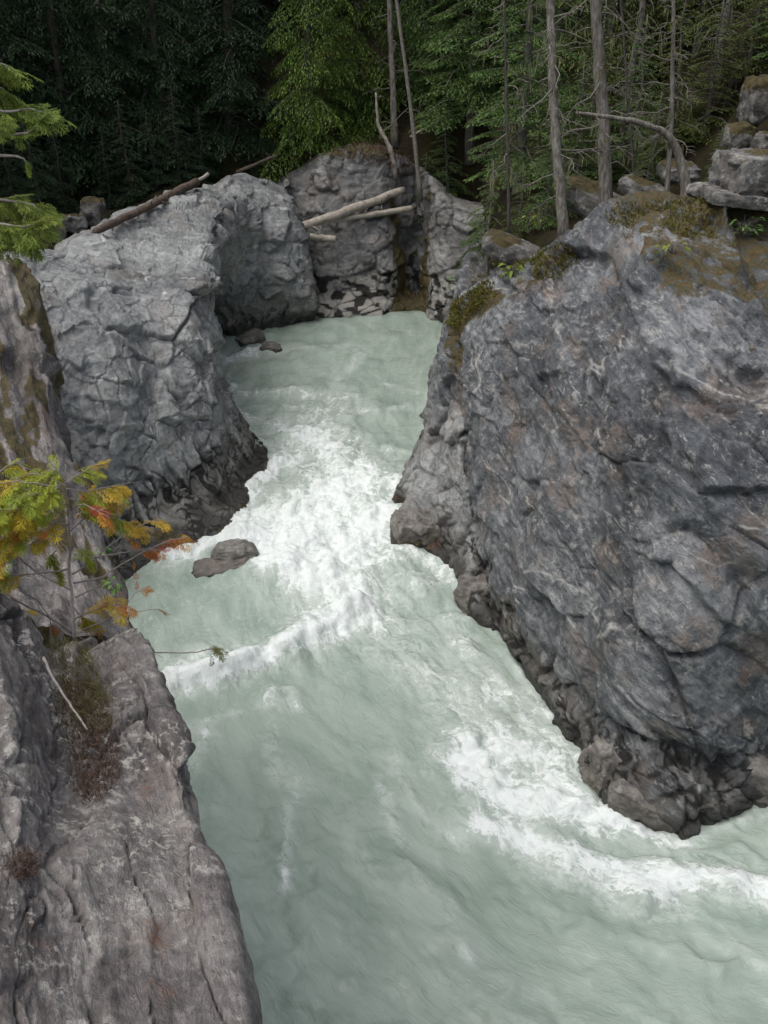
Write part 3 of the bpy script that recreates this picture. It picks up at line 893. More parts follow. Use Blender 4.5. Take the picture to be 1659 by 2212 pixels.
# ------------------------------------------------------------------ river
FLOW = np.array([wat(u, v)[:2] for u, v in ((790, 668), (780, 740), (740, 850), (715, 960), (720, 1080), (715, 1180), (745, 1290), (840, 1420), (960, 1570), (1090, 1720), (1280, 1860), (1560, 1960), (1900, 2040))])
FLOW = np.vstack([FLOW, FLOW[-1] + (FLOW[-1] - FLOW[-2]) * 2.5])
tt_ = np.linspace(0, len(FLOW) - 1, 240)
FL = _cr(FLOW, tt_)
FS = np.concatenate([[0], np.cumsum(np.linalg.norm(np.diff(FL, axis=0), axis=1))])

def flow_coords(x, y):
    s = np.zeros(len(x)); d = np.zeros(len(x)); best = np.full(len(x), 9e9)
    for i in range(len(FL) - 1):
        a, ab = FL[i], FL[i + 1] - FL[i]
        L2 = ab @ ab
        t = np.clip(((x - a[0]) * ab[0] + (y - a[1]) * ab[1]) / L2, 0, 1)
        dx, dy = x - a[0] - t * ab[0], y - a[1] - t * ab[1]
        q = dx * dx + dy * dy
        k = q < best
        best[k] = q[k]
        s[k] = (FS[i] + t * math.sqrt(L2))[k]
        d[k] = (np.sqrt(q) * np.sign(ab[0] * dy - ab[1] * dx))[k]
    return s, d

def foam_lines():
    # (points in the sight of the camera on the water plane, half width in m, strength)
    L = []
    def a(w, k, *pts): L.append(([wat(*p)[:2] for p in pts], w, k))
    # the chute
    a(1.05, .62, (690, 900), (700, 980), (730, 1050), (715, 1130))
    a(1.15, 1.0, (745, 1050), (690, 1090), (640, 1150), (690, 1220), (760, 1180), (820, 1110))
    a(.80, 1.0, (560, 1120), (600, 1170), (650, 1230), (720, 1270))
    a(.55, .95, (375, 1192), (440, 1175), (520, 1160), (580, 1180))
    a(.40, .95, (530, 1070), (560, 1040), (600, 1010))
    a(.55, .7, (620, 1000), (660, 950), (760, 990), (850, 1050))
    a(.80, .8, (700, 1270), (740, 1300), (770, 1330), (750, 1350))
    a(.6, .55, (840, 1200), (900, 1200), (960, 1230), (900, 1260))
    a(.30, 1.2, (395, 1200), (450, 1180), (520, 1168), (560, 1195), (575, 1235))
    # hydraulic crest
    a(.40, 1.25, (372, 1480), (440, 1470), (500, 1455), (590, 1420), (660, 1395), (720, 1360), (770, 1320))
    a(.55, .5, (380, 1440), (470, 1410), (580, 1390), (680, 1340))
    # ragged foam down the right side
    a(.75, .50, (800, 1310), (860, 1400), (950, 1480), (1010, 1560), (1040, 1640))
    a(.40, .55, (960, 1330), (1020, 1420), (1080, 1500))
    a(.45, .5, (1040, 1520), (1110, 1510), (1180, 1580), (1220, 1640))
    a(.55, 1.0, (1000, 1640), (1050, 1700), (1120, 1740), (1200, 1750), (1265, 1765))
    a(.65, .9, (1080, 1610), (1160, 1650), (1220, 1700))
    a(.28, 1.1, (1270, 1770), (1340, 1785), (1430, 1812), (1480, 1815))
    a(.36, .95, (1040, 1790), (1120, 1820), (1220, 1860), (1330, 1890), (1440, 1920))
    a(.42, 1.05, (1400, 1915), (1500, 1905), (1600, 1915), (1720, 1950), (1900, 1990))
    a(.35, .4, (1150, 1880), (1300, 1940), (1480, 1990))
    # streaks on the smooth pool
    a(.22, .44, (585, 1500), (590, 1600), (600, 1690))
    a(.17, .66, (645, 1690), (625, 1780), (622, 1850), (610, 1930))
    a(.28, .5, (400, 1680), (425, 1630), (445, 1590))
    a(.20, .5, (390, 1580), (450, 1560), (510, 1545))
    a(.18, .48, (560, 1520), (620, 1490), (640, 1530))
    a(.20, .42, (820, 1680), (835, 1760), (870, 1830))
    a(.2, .32, (880, 1870), (960, 1960), (1010, 2080))
    a(.12, .4, (1000, 2050), (1015, 2100))
    a(.2, .4, (1590, 2050), (1640, 2095))
    a(.22, .3, (850, 1640), (900, 1740), (980, 1820))
    # lapping along the banks
    a(.16, .6, (1015, 1335), (1075, 1362), (1145, 1485), (1205, 1580), (1250, 1640))
    a(.20, .8, (480, 1150), (505, 1138), (532, 1088), (560, 1035), (590, 1000))
    a(.16, .6, (850, 1180), (935, 1203), (990, 1245), (1010, 1300))
    a(.14, .5, (600, 975), (540, 930), (515, 880), (490, 800))
    a(.12, .5, (1300, 1765), (1380, 1790), (1490, 1815), (1560, 1790), (1660, 1765))
    a(.14, .4, (880, 1010), (915, 940), (930, 850))
    # upper pool
    a(.5, .85, (470, 775), (520, 768), (575, 752))
    a(.45, .62, (490, 835), (560, 850), (650, 850), (760, 860))
    a(.5, .5, (510, 900), (600, 920), (700, 950))
    a(.25, .4, (600, 760), (700, 745), (780, 760), (720, 830))
    a(.35, .42, (560, 880), (680, 880), (800, 890), (900, 880))
    a(.35, .45, (600, 930), (720, 930), (830, 980))
    a(.25, .42, (830, 830), (900, 845)); a(.25, .4, (840, 970), (890, 975))
    a(.2, .3, (800, 700), (900, 720))
    return L

def river():
    nx, ny = 350, 640
    yy = np.linspace(6, 52, 4000)
    dens = 1 / yy + .10 * sstep(12, 16, yy) * sstep(33, 28, yy)
    cd_ = np.concatenate([[0], np.cumsum(dens)[:-1]]); cd_ /= cd_[-1]
    ys = np.concatenate([np.linspace(-4, 6.0, 26)[:-1], np.interp(np.linspace(0, 1, ny - 25), cd_, yy)])
    xs = np.linspace(-1, 1, nx)
    Y = np.repeat(ys[:, None], nx, 1)
    half = 9.5 + 0 * ys
    X = xs[None, :] * half[:, None]
    cx = np.interp(ys, [-4, 6, 12, 18, 25, 35, 50], [4.5, 4.5, 3.6, 0.3, -1.8, -2.2, -1.5])
    X = X * np.interp(ys, [-4, 10, 15, 25, 40, 52], [1.35, 1.25, 1.0, .85, .85, 1.0])[:, None] + cx[:, None]
    x, y = X.ravel(), Y.ravel()
    s, d = flow_coords(x, y)
    P2 = np.stack([x, y], 1)
    wob = np.stack([x * 1.3, y * 1.3, 0 * x], 1)
    wx, wy = 0.22 * fbm(wob, 3, 301), 0.22 * fbm(wob, 3, 302)
    foam = np.zeros(len(x))
    for pts, w, k in foam_lines():
        pts = np.array(pts)
        if len(pts) > 2:
            pts = _cr(pts, np.linspace(0, len(pts) - 1, len(pts) * 4))
        q = np.full(len(x), 9e9)
        sel = (x > pts[:, 0].min() - 3 * w - .5) & (x < pts[:, 0].max() + 3 * w + .5) & (y > pts[:, 1].min() - 3 * w - .5) & (y < pts[:, 1].max() + 3 * w + .5)
        if not sel.any(): continue
        xx, yy = (x + wx * min(1, w * 2))[sel], (y + wy * min(1, w * 2))[sel]
        qq = np.full(len(xx), 9e9)
        for i in range(len(pts) - 1):
            a, ab = pts[i], pts[i + 1] - pts[i]
            t = np.clip(((xx - a[0]) * ab[0] + (yy - a[1]) * ab[1]) / (ab @ ab + 1e-9), 0, 1)
            qq = np.minimum(qq, (xx - a[0] - t * ab[0]) ** 2 + (yy - a[1] - t * ab[1]) ** 2)
        f = k * np.exp(-(qq / (w * w)) ** 0.8)
        if w < .36:
            f = f * (0.55 + 0.45 * sstep(-.25, .3, noise(np.stack([x[sel] * 2.2, y[sel] * 2.2, 0 * xx + w * 40], 1), 330)))
        foam[sel] = 1 - (1 - foam[sel]) * (1 - f)
    turb = np.clip(0.15 + 0.9 * foam + 0.5 * sstep(15, 20, y) * sstep(48, 36, y), 0, 1)
    fc = np.stack([s * 0.55, d * 1.25, 0 * s], 1)
    sw = np.stack([s * 0.9, d * 0.9, 0 * s + 5], 1)
    z = water_level(y)
    z = z + turb * (0.24 * fbm(fc * 1.1, 3, 310)) + 0.03 * fbm(sw * 1.8, 3, 311)
    q3 = np.stack([s * 1.15 + wx, d * .75 + wy, 0 * x], 1)
    def billow(f, sd): return np.abs(noise(q3 * f, sd)) * 2 - .4
    z = z + foam ** 1.4 * (0.14 * billow(1.0, 312) + 0.065 * billow(2.7, 313) + 0.028 * billow(6.3, 314) + 0.010 * billow(12.0, 315) + .08)
    z = z + 0.10 * sstep(15, 22, y) * (noise(np.stack([s * 1.1 + 2 * wx, d * .35, 0 * s], 1), 316))
    # smooth tongue sliding past the mid-stream boulder, and the crest below it
    hm = wat(600, 1250)
    g = np.exp(-(((x - hm[0]) / 1.5) ** 2 + ((y - hm[1]) / 1.0) ** 2))
    z = z + 0.28 * g
    cr = np.array([wat(u, v)[:2] for u, v in ((372, 1470), (500, 1445), (600, 1408), (700, 1360), (770, 1315))])
    qd = np.full(len(x), 9e9)
    for i in range(len(cr) - 1):
        a, ab = cr[i], cr[i + 1] - cr[i]
        t = np.clip(((x - a[0]) * ab[0] + (y - a[1]) * ab[1]) / (ab @ ab), 0, 1)
        qd = np.minimum(qd, (x - a[0] - t * ab[0]) ** 2 + (y - a[1] - t * ab[1]) ** 2)
    z = z + 0.30 * np.exp(-qd / 0.20)
    # troughs and swirls on the smooth pool, drawn out along the stream
    sm = sstep(18, 12, y)
    z = z + sm * (0.20 * ridged(np.stack([s * 0.22 + wx * 2.2, d * 0.55 + wy * 2.2, 0 * s], 1), 2, 320) + 0.08 * fbm(np.stack([s * 0.8 + wx, d * 1.6 + wy, 0 * s], 1), 3, 321))
    P = np.stack([X, Y, z.reshape(X.shape)], -1)
    me = grid_mesh('river', P, {'foam': foam, 'fs': s, 'fd': d, 'turb': turb}, flip=True)
    n = NT('glacial_water')
    cb = n.new('ShaderNodeCombineXYZ')
    n.put(cb.inputs[0], n.math('MULTIPLY', n.attr('fs'), 0.5)); n.put(cb.inputs[1], n.attr('fd'))
    fcv = cb.outputs[0]
    p = n.pos()
    n1 = n.noise(fcv, 1.6, 4, 0.62, 0.9)
    n2 = n.noise(p, 5.5, 5, 0.68, 0.5)
    n3 = n.noise(fcv, 6.0, 4, 0.65, 1.2)
    fil = n.math('ABSOLUTE', n.math('SUBTRACT', n.noise(fcv, 2.1, 4, 0.6, 1.6), 0.5))
    fil = n.rng(fil, 0.0, 0.06, 1, 0)
    fa = n.attr('foam')
    cw = n.new('ShaderNodeCombineXYZ')
    n.put(cw.inputs[0], n.math('ADD', n.math('MULTIPLY', n.attr('fs'), 0.45), n.math('MULTIPLY', n1, 1.3)))
    n.put(cw.inputs[1], n.math('ADD', n.attr('fd'), n.math('MULTIPLY', n2, 0.9)))
    lace = n.rng(n.vor(cw.outputs[0], 2.4, 'DISTANCE_TO_EDGE'), 0.0, 0.16, 1, 0)
    det = n.math('ADD', n.math('MULTIPLY', n.math('SUBTRACT', n1, 0.5), 1.0),
                 n.math('ADD', n.math('MULTIPLY', n.math('SUBTRACT', n2, 0.5), 1.0), n.math('MULTIPLY', n.math('SUBTRACT', n3, 0.5), 0.8)))
    det = n.math('ADD', det, n.math('MULTIPLY', n.math('SUBTRACT', lace, 0.35), 0.35))
    fv = n.math('ADD', n.math('MULTIPLY', fa, 1.2), n.math('MULTIPLY', det, n.rng(fa, 0.0, 0.5, 0.12, 1.0)))
    white = n.rng(fv, 0.42, 1.22)
    veil = n.math('MULTIPLY', n.rng(fv, 0.02, 0.7), 0.30)
    fl = n.math('MULTIPLY', n.math('MULTIPLY', fil, n.rng(n.attr('turb'), 0.25, 0.8)), n.rng(n2, 0.45, 0.65, 0, 0.25))
    f = n.math('MAXIMUM', n.math('MAXIMUM', white, veil), fl)
    big = n.noise(fcv, 0.62, 4, 0.55, 1.6)
    wc = n.mix(n.rng(big, 0.3, 0.7), (0.245, 0.308, 0.258), (0.345, 0.405, 0.350))
    c = n.mix(f, wc, (0.73, 0.765, 0.75))
    rip = n3
    rip2 = n2
    h = n.math('ADD', n.math('MULTIPLY', rip, 0.7), n.math('MULTIPLY', rip2, 0.22))
    h = n.math('ADD', h, n.math('MULTIPLY', fa, n.math('MULTIPLY', n2, 0.55)))
    bp = n.bump(h, 0.7, 0.075)
    n.set(**{'Base Color': c, 'Roughness': n.rng(f, 0, 1, 0.12, 0.7), 'Normal': bp, 'IOR': 1.33, 'Specular IOR Level': 0.5})
    o = link('river', me, n.mat)
    tag(o, 'milky green glacial river with white rapids running through the gorge', 'river', kind='structure')
river()

# ------------------------------------------------------------------ ground under the forest
def ground_z(x, y):
    x, y = np.asarray(x, float), np.asarray(y, float)
    xr = np.interp(y, [-40, 0, 12, 16, 20, 23, 26, 29, 34, 42, 46], [16, 16, 14, 12.5, 9.5, 7.5, 5.2, 3.2, 2.6, 3.2, 3.4])
    xl = np.interp(y, [-40, 4, 12, 18, 24, 30, 38, 44, 47], [-7, -7, -8, -11, -12.0, -11.0, -9, -6.0, -5])
    right = sstep(0, 1.3, x - xr)
    left = sstep(0, 2.5, xl - x)
    back = sstep(44.6, 46.6, y + 0.0 * x)
    land = np.maximum(np.maximum(right, left), back)
    zr = 7.4 + 0.07 * (x - 4) + 1.25 * np.clip(x - 8.6, 0, 12) ** 1.08 * sstep(24, 30, y) * 0.9 + 0.25 * np.clip(y - 30, 0, 40) * 0.35
    zr = zr + 0.55 * np.clip(20 - x, -100, 0) * 0
    zb = 6.9 + 0.42 * (y - 46)
    zl = 5.0 + 0.55 * np.clip(-x - 12, 0, 60) + 0.12 * np.clip(y - 40, 0, 100) + 0.30 * np.clip(20 - y, 0, 12)
    wr = sstep(-1, 6, x)
    wl_ = sstep(-5, -12, x)
    zz = wr * zr + (1 - wr) * (wl_ * zl + (1 - wl_) * 6.9)
    zz = np.where(y > 45, np.maximum(zz, (1 - wl_ * .75) * (zb - 6.9) + zz), zz)
    zz = zz + np.clip(y - 54, 0, 60) * 0.45
    zz = np.minimum(zz, 60 + 0.02 * zz)
    p = np.stack([x, y, 0 * x], -1).reshape(-1, 3)
    zz = zz + 0.35 * fbm(p * 0.35, 4, 401).reshape(zz.shape)
    return -3.0 + (zz + 3.0) * land

def gz(x, y):
    return float(ground_z(np.array([x]), np.array([y]))[0])

def ground():
    def axis(lo, hi, a, b, n, far):
        core = np.linspace(a, b, n)
        return np.concatenate([np.linspace(lo, a, far)[:-1], core, np.linspace(b, hi, far)[1:]])
    xs = axis(-420, 420, -30, 30, 150, 22)
    ys = axis(-300, 500, 8, 75, 165, 22)
    X, Y = np.meshgrid(xs, ys, indexing='ij')
    Z = ground_z(X, Y)
    me = grid_mesh('ground', np.stack([X, Y, Z], -1))
    n = NT('forest_floor')
    p = n.pos()
    a = n.noise(p, 1.4, 6, 0.65); b = n.noise(p, 9, 5, 0.7)
    c = n.ramp(a, [(0.3, (0.014, 0.011, 0.007)), (0.48, (0.030, 0.024, 0.013)), (0.6, (0.036, 0.036, 0.011)), (0.72, (0.070, 0.050, 0.018))])
    c = n.mix(n.rng(b, 0.35, 0.65, 0.0, 0.6), c, (0.035, 0.03, 0.02))
    n.set(**{'Base Color': c, 'Roughness': 0.95, 'Normal': n.bump(n.math('ADD', a, b), 0.9, 0.12), 'Specular IOR Level': 0.1})
    o = link('ground', me, n.mat)
    tag(o, 'mossy needle-strewn forest floor on the slopes above the gorge', 'ground', kind='structure')
ground()

# ------------------------------------------------------------------ boulders
def box_sphere(n=18, square=0.0):
    """points of a rounded cube as six grids joined; square 0 = ball, 1 = box"""
    V, F, key = [], [], {}
    for ax in range(3):
        for sg in (-1, 1):
            idx = {}
            for i in range(n + 1):
                for j in range(n + 1):
                    q = [0, 0, 0]
                    q[ax] = sg; q[(ax + 1) % 3] = -1 + 2 * i / n; q[(ax + 2) % 3] = -1 + 2 * j / n
                    k = tuple(round(c, 5) for c in q)
                    if k not in key:
                        key[k] = len(V)
                        b = np.array(q); V.append(b * square + (1 - square) * b / np.linalg.norm(b))
                    idx[i, j] = key[k]
            for i in range(n):
                for j in range(n):
                    f = [idx[i, j], idx[i + 1, j], idx[i + 1, j + 1], idx[i, j + 1]]
                    F.append(f if sg > 0 else f[::-1])
    return np.array(V), F

def boulder(name, label, centre, size, rot=(0, 0, 0), square=0.35, n=20, mat='boulder', seed=1, amp=0.16, facet=0.5, wet=0.0, lichens=0.0, moss=0.0, water=None, cat='boulder', crk=0.03, group=None, warm=.3):
    from mathutils import Euler
    V, F = box_sphere(n, square)
    V = V * np.array(size)
    E = np.array(Euler([R_(q) for q in rot]).to_matrix())
    V = V @ E.T
    sm = float(min(size))
    Nn = V / (np.linalg.norm(V, axis=1)[:, None] + 1e-9)
    P = (V + np.asarray(centre, float)).astype(np.float32)
    cfg = dict(seed=seed, big=(amp * sm, 1.1 / sm), warp=0.15 * sm, wf=1 / sm, crackcol=0.6,
               blocks=[(1.1 * sm, 0.10 * sm, facet * sm, 0.03, crk * sm, 0.0, axes(0, 15, 20)), (0.42 * sm, 0.03 * sm, 0.12 * sm, 0.04, 0.02 * sm, 0.0, axes(20, 15, 20))],
               fine=(0.05 * sm, 4 / sm), tf=0.8 / sm, warmth=warm,
               moss=(lambda p, nn, c: moss * sstep(0.25, 0.8, nn[:, 2] + 0.5 * fbm(p * 1.5, 3, seed + 3))) if moss else None)
    if lichens: cfg['lichens'] = lichens
    if water:
        cfg['wet'] = foot(water * 0.5, water, seed + 4)
        cfg['stain'] = lambda p, nn, c: 0.6 * sstep(0.16, 0.03, p[:, 2] - water_level(p[:, 1]))
    P2, at_ = rock_surface(P, Nn, {k: v for k, v in cfg.items() if v is not None})
    me = bpy.data.meshes.new(name)
    c0 = np.asarray(centre, float)
    me.from_pydata((P2 - c0).tolist(), [], F)
    me.polygons.foreach_set('use_smooth', [True] * len(F))
    for k, v in at_.items():
        t = me.attributes.new(k, 'FLOAT', 'POINT'); t.data.foreach_set('value', np.asarray(v, np.float32))
    o = link(name, me, M[mat])
    o.location = c0.tolist()
    return tag(o, label, cat, group)

w = wat(502, 1212)
boulder('boulder', 'smooth tan boulder in mid-stream with white water pouring past it', w + (0.05, .15, .10), (.62, .45, .36), (0, 5, 15), .2, mat='boulder', seed=511, water=.3, facet=.3)
w = wat(462, 1240)
boulder('boulder', 'dark layered wet slab of rock in front of the tan mid-stream boulder', w + (.15, .25, .02), (.78, .42, .22), (8, -10, 12), .5, mat='boulder', seed=512, water=.9, facet=.5)
w = wat(540, 742)
boulder('boulder', 'dark tilted slab in the water at the foot of the rock dome', w + (0, .3, .08), (.55, .4, .24), (0, -18, 30), .6, mat='boulder', seed=513, water=1.2)
w = wat(585, 757)
boulder('boulder', 'low brown rock awash in the pool beside the tilted slab', w + (0, .1, .02), (.42, .36, .22), (0, 10, 0), .4, mat='boulder', seed=514, water=.4)
for i, (u, v, dy, sz, rot, lab) in enumerate((
        (1585, 1700, .55, (1.05, .75, .60), (0, 8, -15), 'large pale rounded boulder under the right cliff at the water'),
        (1420, 1755, .25, (.95, .40, .28), (0, 22, -12), 'long low tan rock sloping into the water under the right cliff'),
        (1315, 1690, .35, (.42, .45, .62), (0, 12, 20), 'upright grey rock beside the foaming pool under the right cliff'),
        (1415, 1660, .9, (.62, .5, .72), (0, 20, 10), 'wet grey block wedged below the overhang of the right cliff'),
        (1035, 1300, .5, (.50, .45, .48), (0, 5, 20), 'knobbly pale boulder where the right cliff meets the stream'),
        (905, 1150, .4, (.75, .6, .42), (0, 10, 10), 'tan rounded rock on the point beside the white chute'))):
    w = wat(u, v + 25) + np.array([0, dy, sz[2] * .45])
    boulder('boulder', lab, w, sz, rot, .5, n=24, mat='boulder', seed=520 + i, water=.6, facet=.6, warm=.3, crk=.06)

# rocks on the slopes
def on(u, v, Y): return at(u, v, Y)
boulder('boulder', 'big square block crusted with cream lichen at the right frame edge', on(1668, 380, 22.0), (1.15, .8, .46), (0, 3, 10), .7, 26, 'boulder_moss', 541, .16, .6, lichens=1.2, moss=.7, crk=.07)
boulder('boulder', 'flat grey slab lying under the lichen-crusted block', on(1600, 428, 21.5), (.75, .5, .13), (0, 6, 0), .8, 16, 'boulder_moss', 542, .1, .3, lichens=1.0)
boulder('boulder', 'small lichen-covered stone left of the square block', on(1520, 412, 22.5), (.34, .3, .16), (0, 0, 10), .4, 14, 'boulder_moss', 543, .2, .4, lichens=2.0, moss=.3)
for i, (u, v, Y, sz, lab) in enumerate(((1668, 225, 31, (.85, .8, .7), 'mossy crag high on the right slope under the trees'),
                                        (1600, 300, 30, (.38, .4, .40), 'narrow mossy boulder beside the high crag'),
                                        (1672, 310, 29, (.55, .5, .30), 'weathered grey boulder below the mossy crag at the frame edge'),
                                        (1700, 140, 34, (.9, .9, .9), 'uppermost rock outcrop at the right frame edge'),
                                        (1465, 372, 30, (.6, .5, .25), 'low brown mossy boulder behind the bent trunk'),
                                        (1270, 430, 31, (1.1, .6, .42), 'long moss-capped boulder between the two big trunks'),
                                        (1390, 412, 29, (.7, .5, .24), 'pale-topped mossy stone right of the thick trunk'),
                                        (1105, 540, 26.5, (.8, .6, .30), 'mossy hump on the cliff brink left of the front trunk'))):
    boulder('boulder', lab, on(u, v, Y), sz, (0, 8 - 4 * i, 25 * i), .5, 18, 'boulder_moss', 550 + i, .2, .5, lichens=1.0, moss=1.1)
for i, (u, v, Y, sz, lab) in enumerate(((200, 458, 40, (.42, .4, .55), 'square brown boulder in the dark wood behind the left bluff'),
                                        (160, 482, 39, (.45, .4, .32), 'low brown boulder left of the square one in the dark wood'),
                                        (115, 504, 38, (.4, .4, .3), 'leftmost dark boulder behind the left bluff'))):
    boulder('boulder', lab, on(u, v, Y), sz, (0, 6, 20 * i), .6, 16, 'boulder_moss', 565 + i, .2, .6, moss=.7)

# ------------------------------------------------------------------ logs and sticks
def stick(name, label, pts, r0, r1, mat, cat='log', sides=9, seed=0, knots=0, group=None):
    rs = np.random.RandomState(seed)
    pts = np.array(pts, float)
    base = pts[0].copy()
    n = max(8, len(pts) * 5)
    q = _cr(pts, np.linspace(0, len(pts) - 1, n)) - base
    q += rs.normal(0, r0 * 0.10, q.shape)
    mb = MB()
    rad = np.linspace(r0, r1, n) * (1 + rs.normal(0, .05, n))
    mb.tube(q, rad, sides)
    for k in range(knots):
        i = rs.randint(1, n - 1)
        d = rs.normal(0, 1, 3); d /= np.linalg.norm(d)
        mb.tube([q[i], q[i] + d * r0 * rs.uniform(1.8, 4.5)], [r0 * .3, r0 * .12], 5)
    o = link(name, mb.mesh(name), M[mat])
    o.location = base.tolist()
    return tag(o, label, cat, group)

stick('fallen_log', 'long brown fallen log lying along the crest of the left bluff', [at(205, 499, 31.0), at(310, 451, 35.0), at(425, 393, 39.5)], .11, .15, 'old_log', seed=1, knots=7)
stick('broken_branch', 'pale split branch leaning at the upper end of the brown log', [at(408, 404, 39), at(450, 376, 40)], .05, .07, 'driftwood', 'branch', seed=2)
stick('driftwood_log', 'thick bleached driftwood log propped across the back wall', [at(638, 494, 42.4), at(750, 455, 42.9), at(872, 410, 44.3)], .18, .17, 'driftwood', seed=3, knots=3)
stick('driftwood_log', 'thinner grey driftwood pole under the thick bleached log', [at(690, 480, 42.6), at(800, 464, 43.2), at(890, 450, 43.9)], .10, .13, 'driftwood', seed=4, knots=2)
stick('driftwood_log', 'short stub of bleached wood below the thick driftwood log', [at(655, 508, 42.3), at(725, 517, 42.5)], .12, .14, 'driftwood', seed=5)
stick('broken_branch', 'pale thin stick leaning right of the dead pole above the back wall', [at(886, 296, 45.4), at(962, 252, 46.0)], .045, .04, 'driftwood', 'branch', seed=6)
stick('fallen_log', 'thin dark deadfall behind the top of the rock dome', [at(510, 372, 44.6), at(600, 335, 45.2)], .08, .06, 'old_log', seed=7, knots=4)
stick('dead_twig', 'bare grey twig lying down the moss gully on the near ledge', [atz(94, 1420, 10.66), atz(111, 1458, 10.62), atz(136, 1499, 10.58), atz(164, 1540, 10.56), atz(189, 1577, 10.54)], .010, .005, 'sap_bark', 'twig', 6, 8)

# ------------------------------------------------------------------ trees
def tuft_quads(rs, base, dirs, length, width, tint):
    n = len(base)
    dirs = dirs / (np.linalg.norm(dirs, axis=1)[:, None] + 1e-9)
    up = rs.normal(0, 1, (n, 3)) * 0.5 + np.array([0, 0, 1.0])
    sd = np.cross(dirs, up)
    sd /= np.linalg.norm(sd, axis=1)[:, None] + 1e-9
    L = (length * rs.uniform(.7, 1.3, n))[:, None]
    W = (width * rs.uniform(.7, 1.3, n))[:, None] * .5
    mid = base + dirs * L * .45
    V = np.stack([base, mid + sd * W, base + dirs * L + np.array([0, 0, -1]) * L * .12, mid - sd * W], 1)
    t = np.repeat(np.clip(tint + rs.normal(0, .14, n), 0, 1), 4)
    return V.reshape(-1, 3), t

def conifer_meshes(name, seed, H=17., R=2.6, z0=0.6, nb=120, droop=.28, up=.15, tl=.20, tw=.07, step=.10, trunk_r=.2, sag=.35, gap=.16, zmax=12., bare=0.0):
    rs = np.random.RandomState(seed)
    zs = np.linspace(-.6, H, 14)
    bend = np.cumsum(rs.normal(0, .05, (14, 2)), 0)
    spine = np.column_stack([bend[:, 0], bend[:, 1], zs])
    trad = trunk_r * (1 - np.clip(zs, 0, H) / H) ** .75 + .015
    trad[0] *= 1.35
    mt = MB(); mt.tube(spine, trad, 9)
    def tr(h): return np.array([np.interp(h, zs, bend[:, 0]), np.interp(h, zs, bend[:, 1]), h])
    ml = MB(); QV, QT = [], []
    for i in range(nb):
        u = (i + rs.uniform(0, 1)) / nb
        h = z0 + (H - z0) * u ** 1.15 * .985
        coarse = 1.0 if h < zmax else 2.2
        L = R * ((1 - h / H) ** .75 * rs.uniform(.65, 1.15) + .06)
        az = i * 2.39996 + rs.uniform(-.4, .4)
        rd = np.array([math.cos(az), math.sin(az), 0.]); sdv = np.array([-rd[1], rd[0], 0.])
        b0 = tr(h)
        e = up + rs.uniform(-.15, .15); dr = droop * rs.uniform(.7, 1.5)
        def ax(s):
            s = np.asarray(s)[:, None]
            return b0 + rd * L * s * (1 - .08 * s) + np.array([0, 0, 1.]) * L * (e * s - dr * 1.6 * s ** 2 + .25 * dr * s ** 4) + sdv * (.10 * L * np.sin(s * 3 + i))
        ml.tube(ax(np.linspace(0, .97, 5)), np.linspace(.012 + .011 * L, .004, 5), 4, False)
        if rs.uniform() < bare * (1 - h / H): continue
        ns = max(4, int(L / (gap * coarse)))
        s = np.clip(np.repeat(np.linspace(.14, 1, ns), 2) + rs.uniform(-.02, .02, ns * 2), .05, 1)
        side = np.tile([1., -1.], ns)
        tl_ = L * (.42 * (1 - s) ** .65 + .10) * rs.uniform(.7, 1.2, ns * 2)
        P0 = ax(s)
        fwd = ax(s + .03) - P0; fwd /= np.linalg.norm(fwd, axis=1)[:, None]
        bt = rs.uniform(-.18, .18)
        for j in range(ns * 2):
            k = max(2, int(tl_[j] / (step * coarse)))
            q = (np.arange(k) + rs.uniform(0, 1)) / k
            dv = fwd[j] * .62 + sdv * side[j] * .78
            pts = P0[j] + dv * (tl_[j] * q)[:, None] + np.array([0, 0, -1.]) * (sag * tl_[j] * q ** 1.6)[:, None]
            tilt = rs.choice([-1, 1], k)
            lat = np.cross(dv, [0, 0, 1.])
            dd = dv * .8 + lat * (tilt * .75)[:, None] + np.array([0, 0, -1.]) * (sag * (.3 + q))[:, None] + rs.normal(0, .22, (k, 3))
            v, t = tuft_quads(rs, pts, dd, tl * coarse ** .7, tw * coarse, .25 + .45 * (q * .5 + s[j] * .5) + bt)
            QV.append(v); QT.append(t)
    V, T = np.concatenate(QV), np.concatenate(QT)
    return (mt.mesh(name + '_trunk'), ml.mesh(name + '_limbs'), quad_mesh(name + '_crown', V, len(V) // 4, {'tint': T}))

PROTO = {}
def proto(key, *a, **k):
    PROTO[key] = conifer_meshes(key, *a, **k)
proto('hemlock', 1, H=18, R=3.3, z0=.4, nb=125, droop=.30, tl=.17, tw=.05, step=.07, sag=.45, trunk_r=.24, gap=.14, zmax=9)
proto('hemlock_b', 2, H=16, R=3.0, z0=.3, nb=115, droop=.38, tl=.17, tw=.05, step=.07, sag=.55, trunk_r=.22, gap=.14, zmax=9)
proto('cedar', 3, H=15, R=2.7, z0=.1, nb=115, droop=.42, up=.22, tl=.14, tw=.05, step=.065, sag=.7, trunk_r=.2, gap=.13, zmax=9)
proto('fir', 4, H=14, R=2.6, z0=1.0, nb=105, droop=.20, up=.10, tl=.12, tw=.04, step=.065, sag=.22, trunk_r=.17, gap=.11, zmax=8)
proto('young_fir', 5, H=5.5, R=1.5, z0=.1, nb=75, droop=.20, up=.15, tl=.11, tw=.038, step=.065, sag=.2, trunk_r=.07, gap=.09)
proto('thin_fir', 6, H=15, R=1.7, z0=2.0, nb=80, droop=.30, up=.05, tl=.12, tw=.035, step=.08, sag=.3, trunk_r=.15, gap=.13, bare=.5)

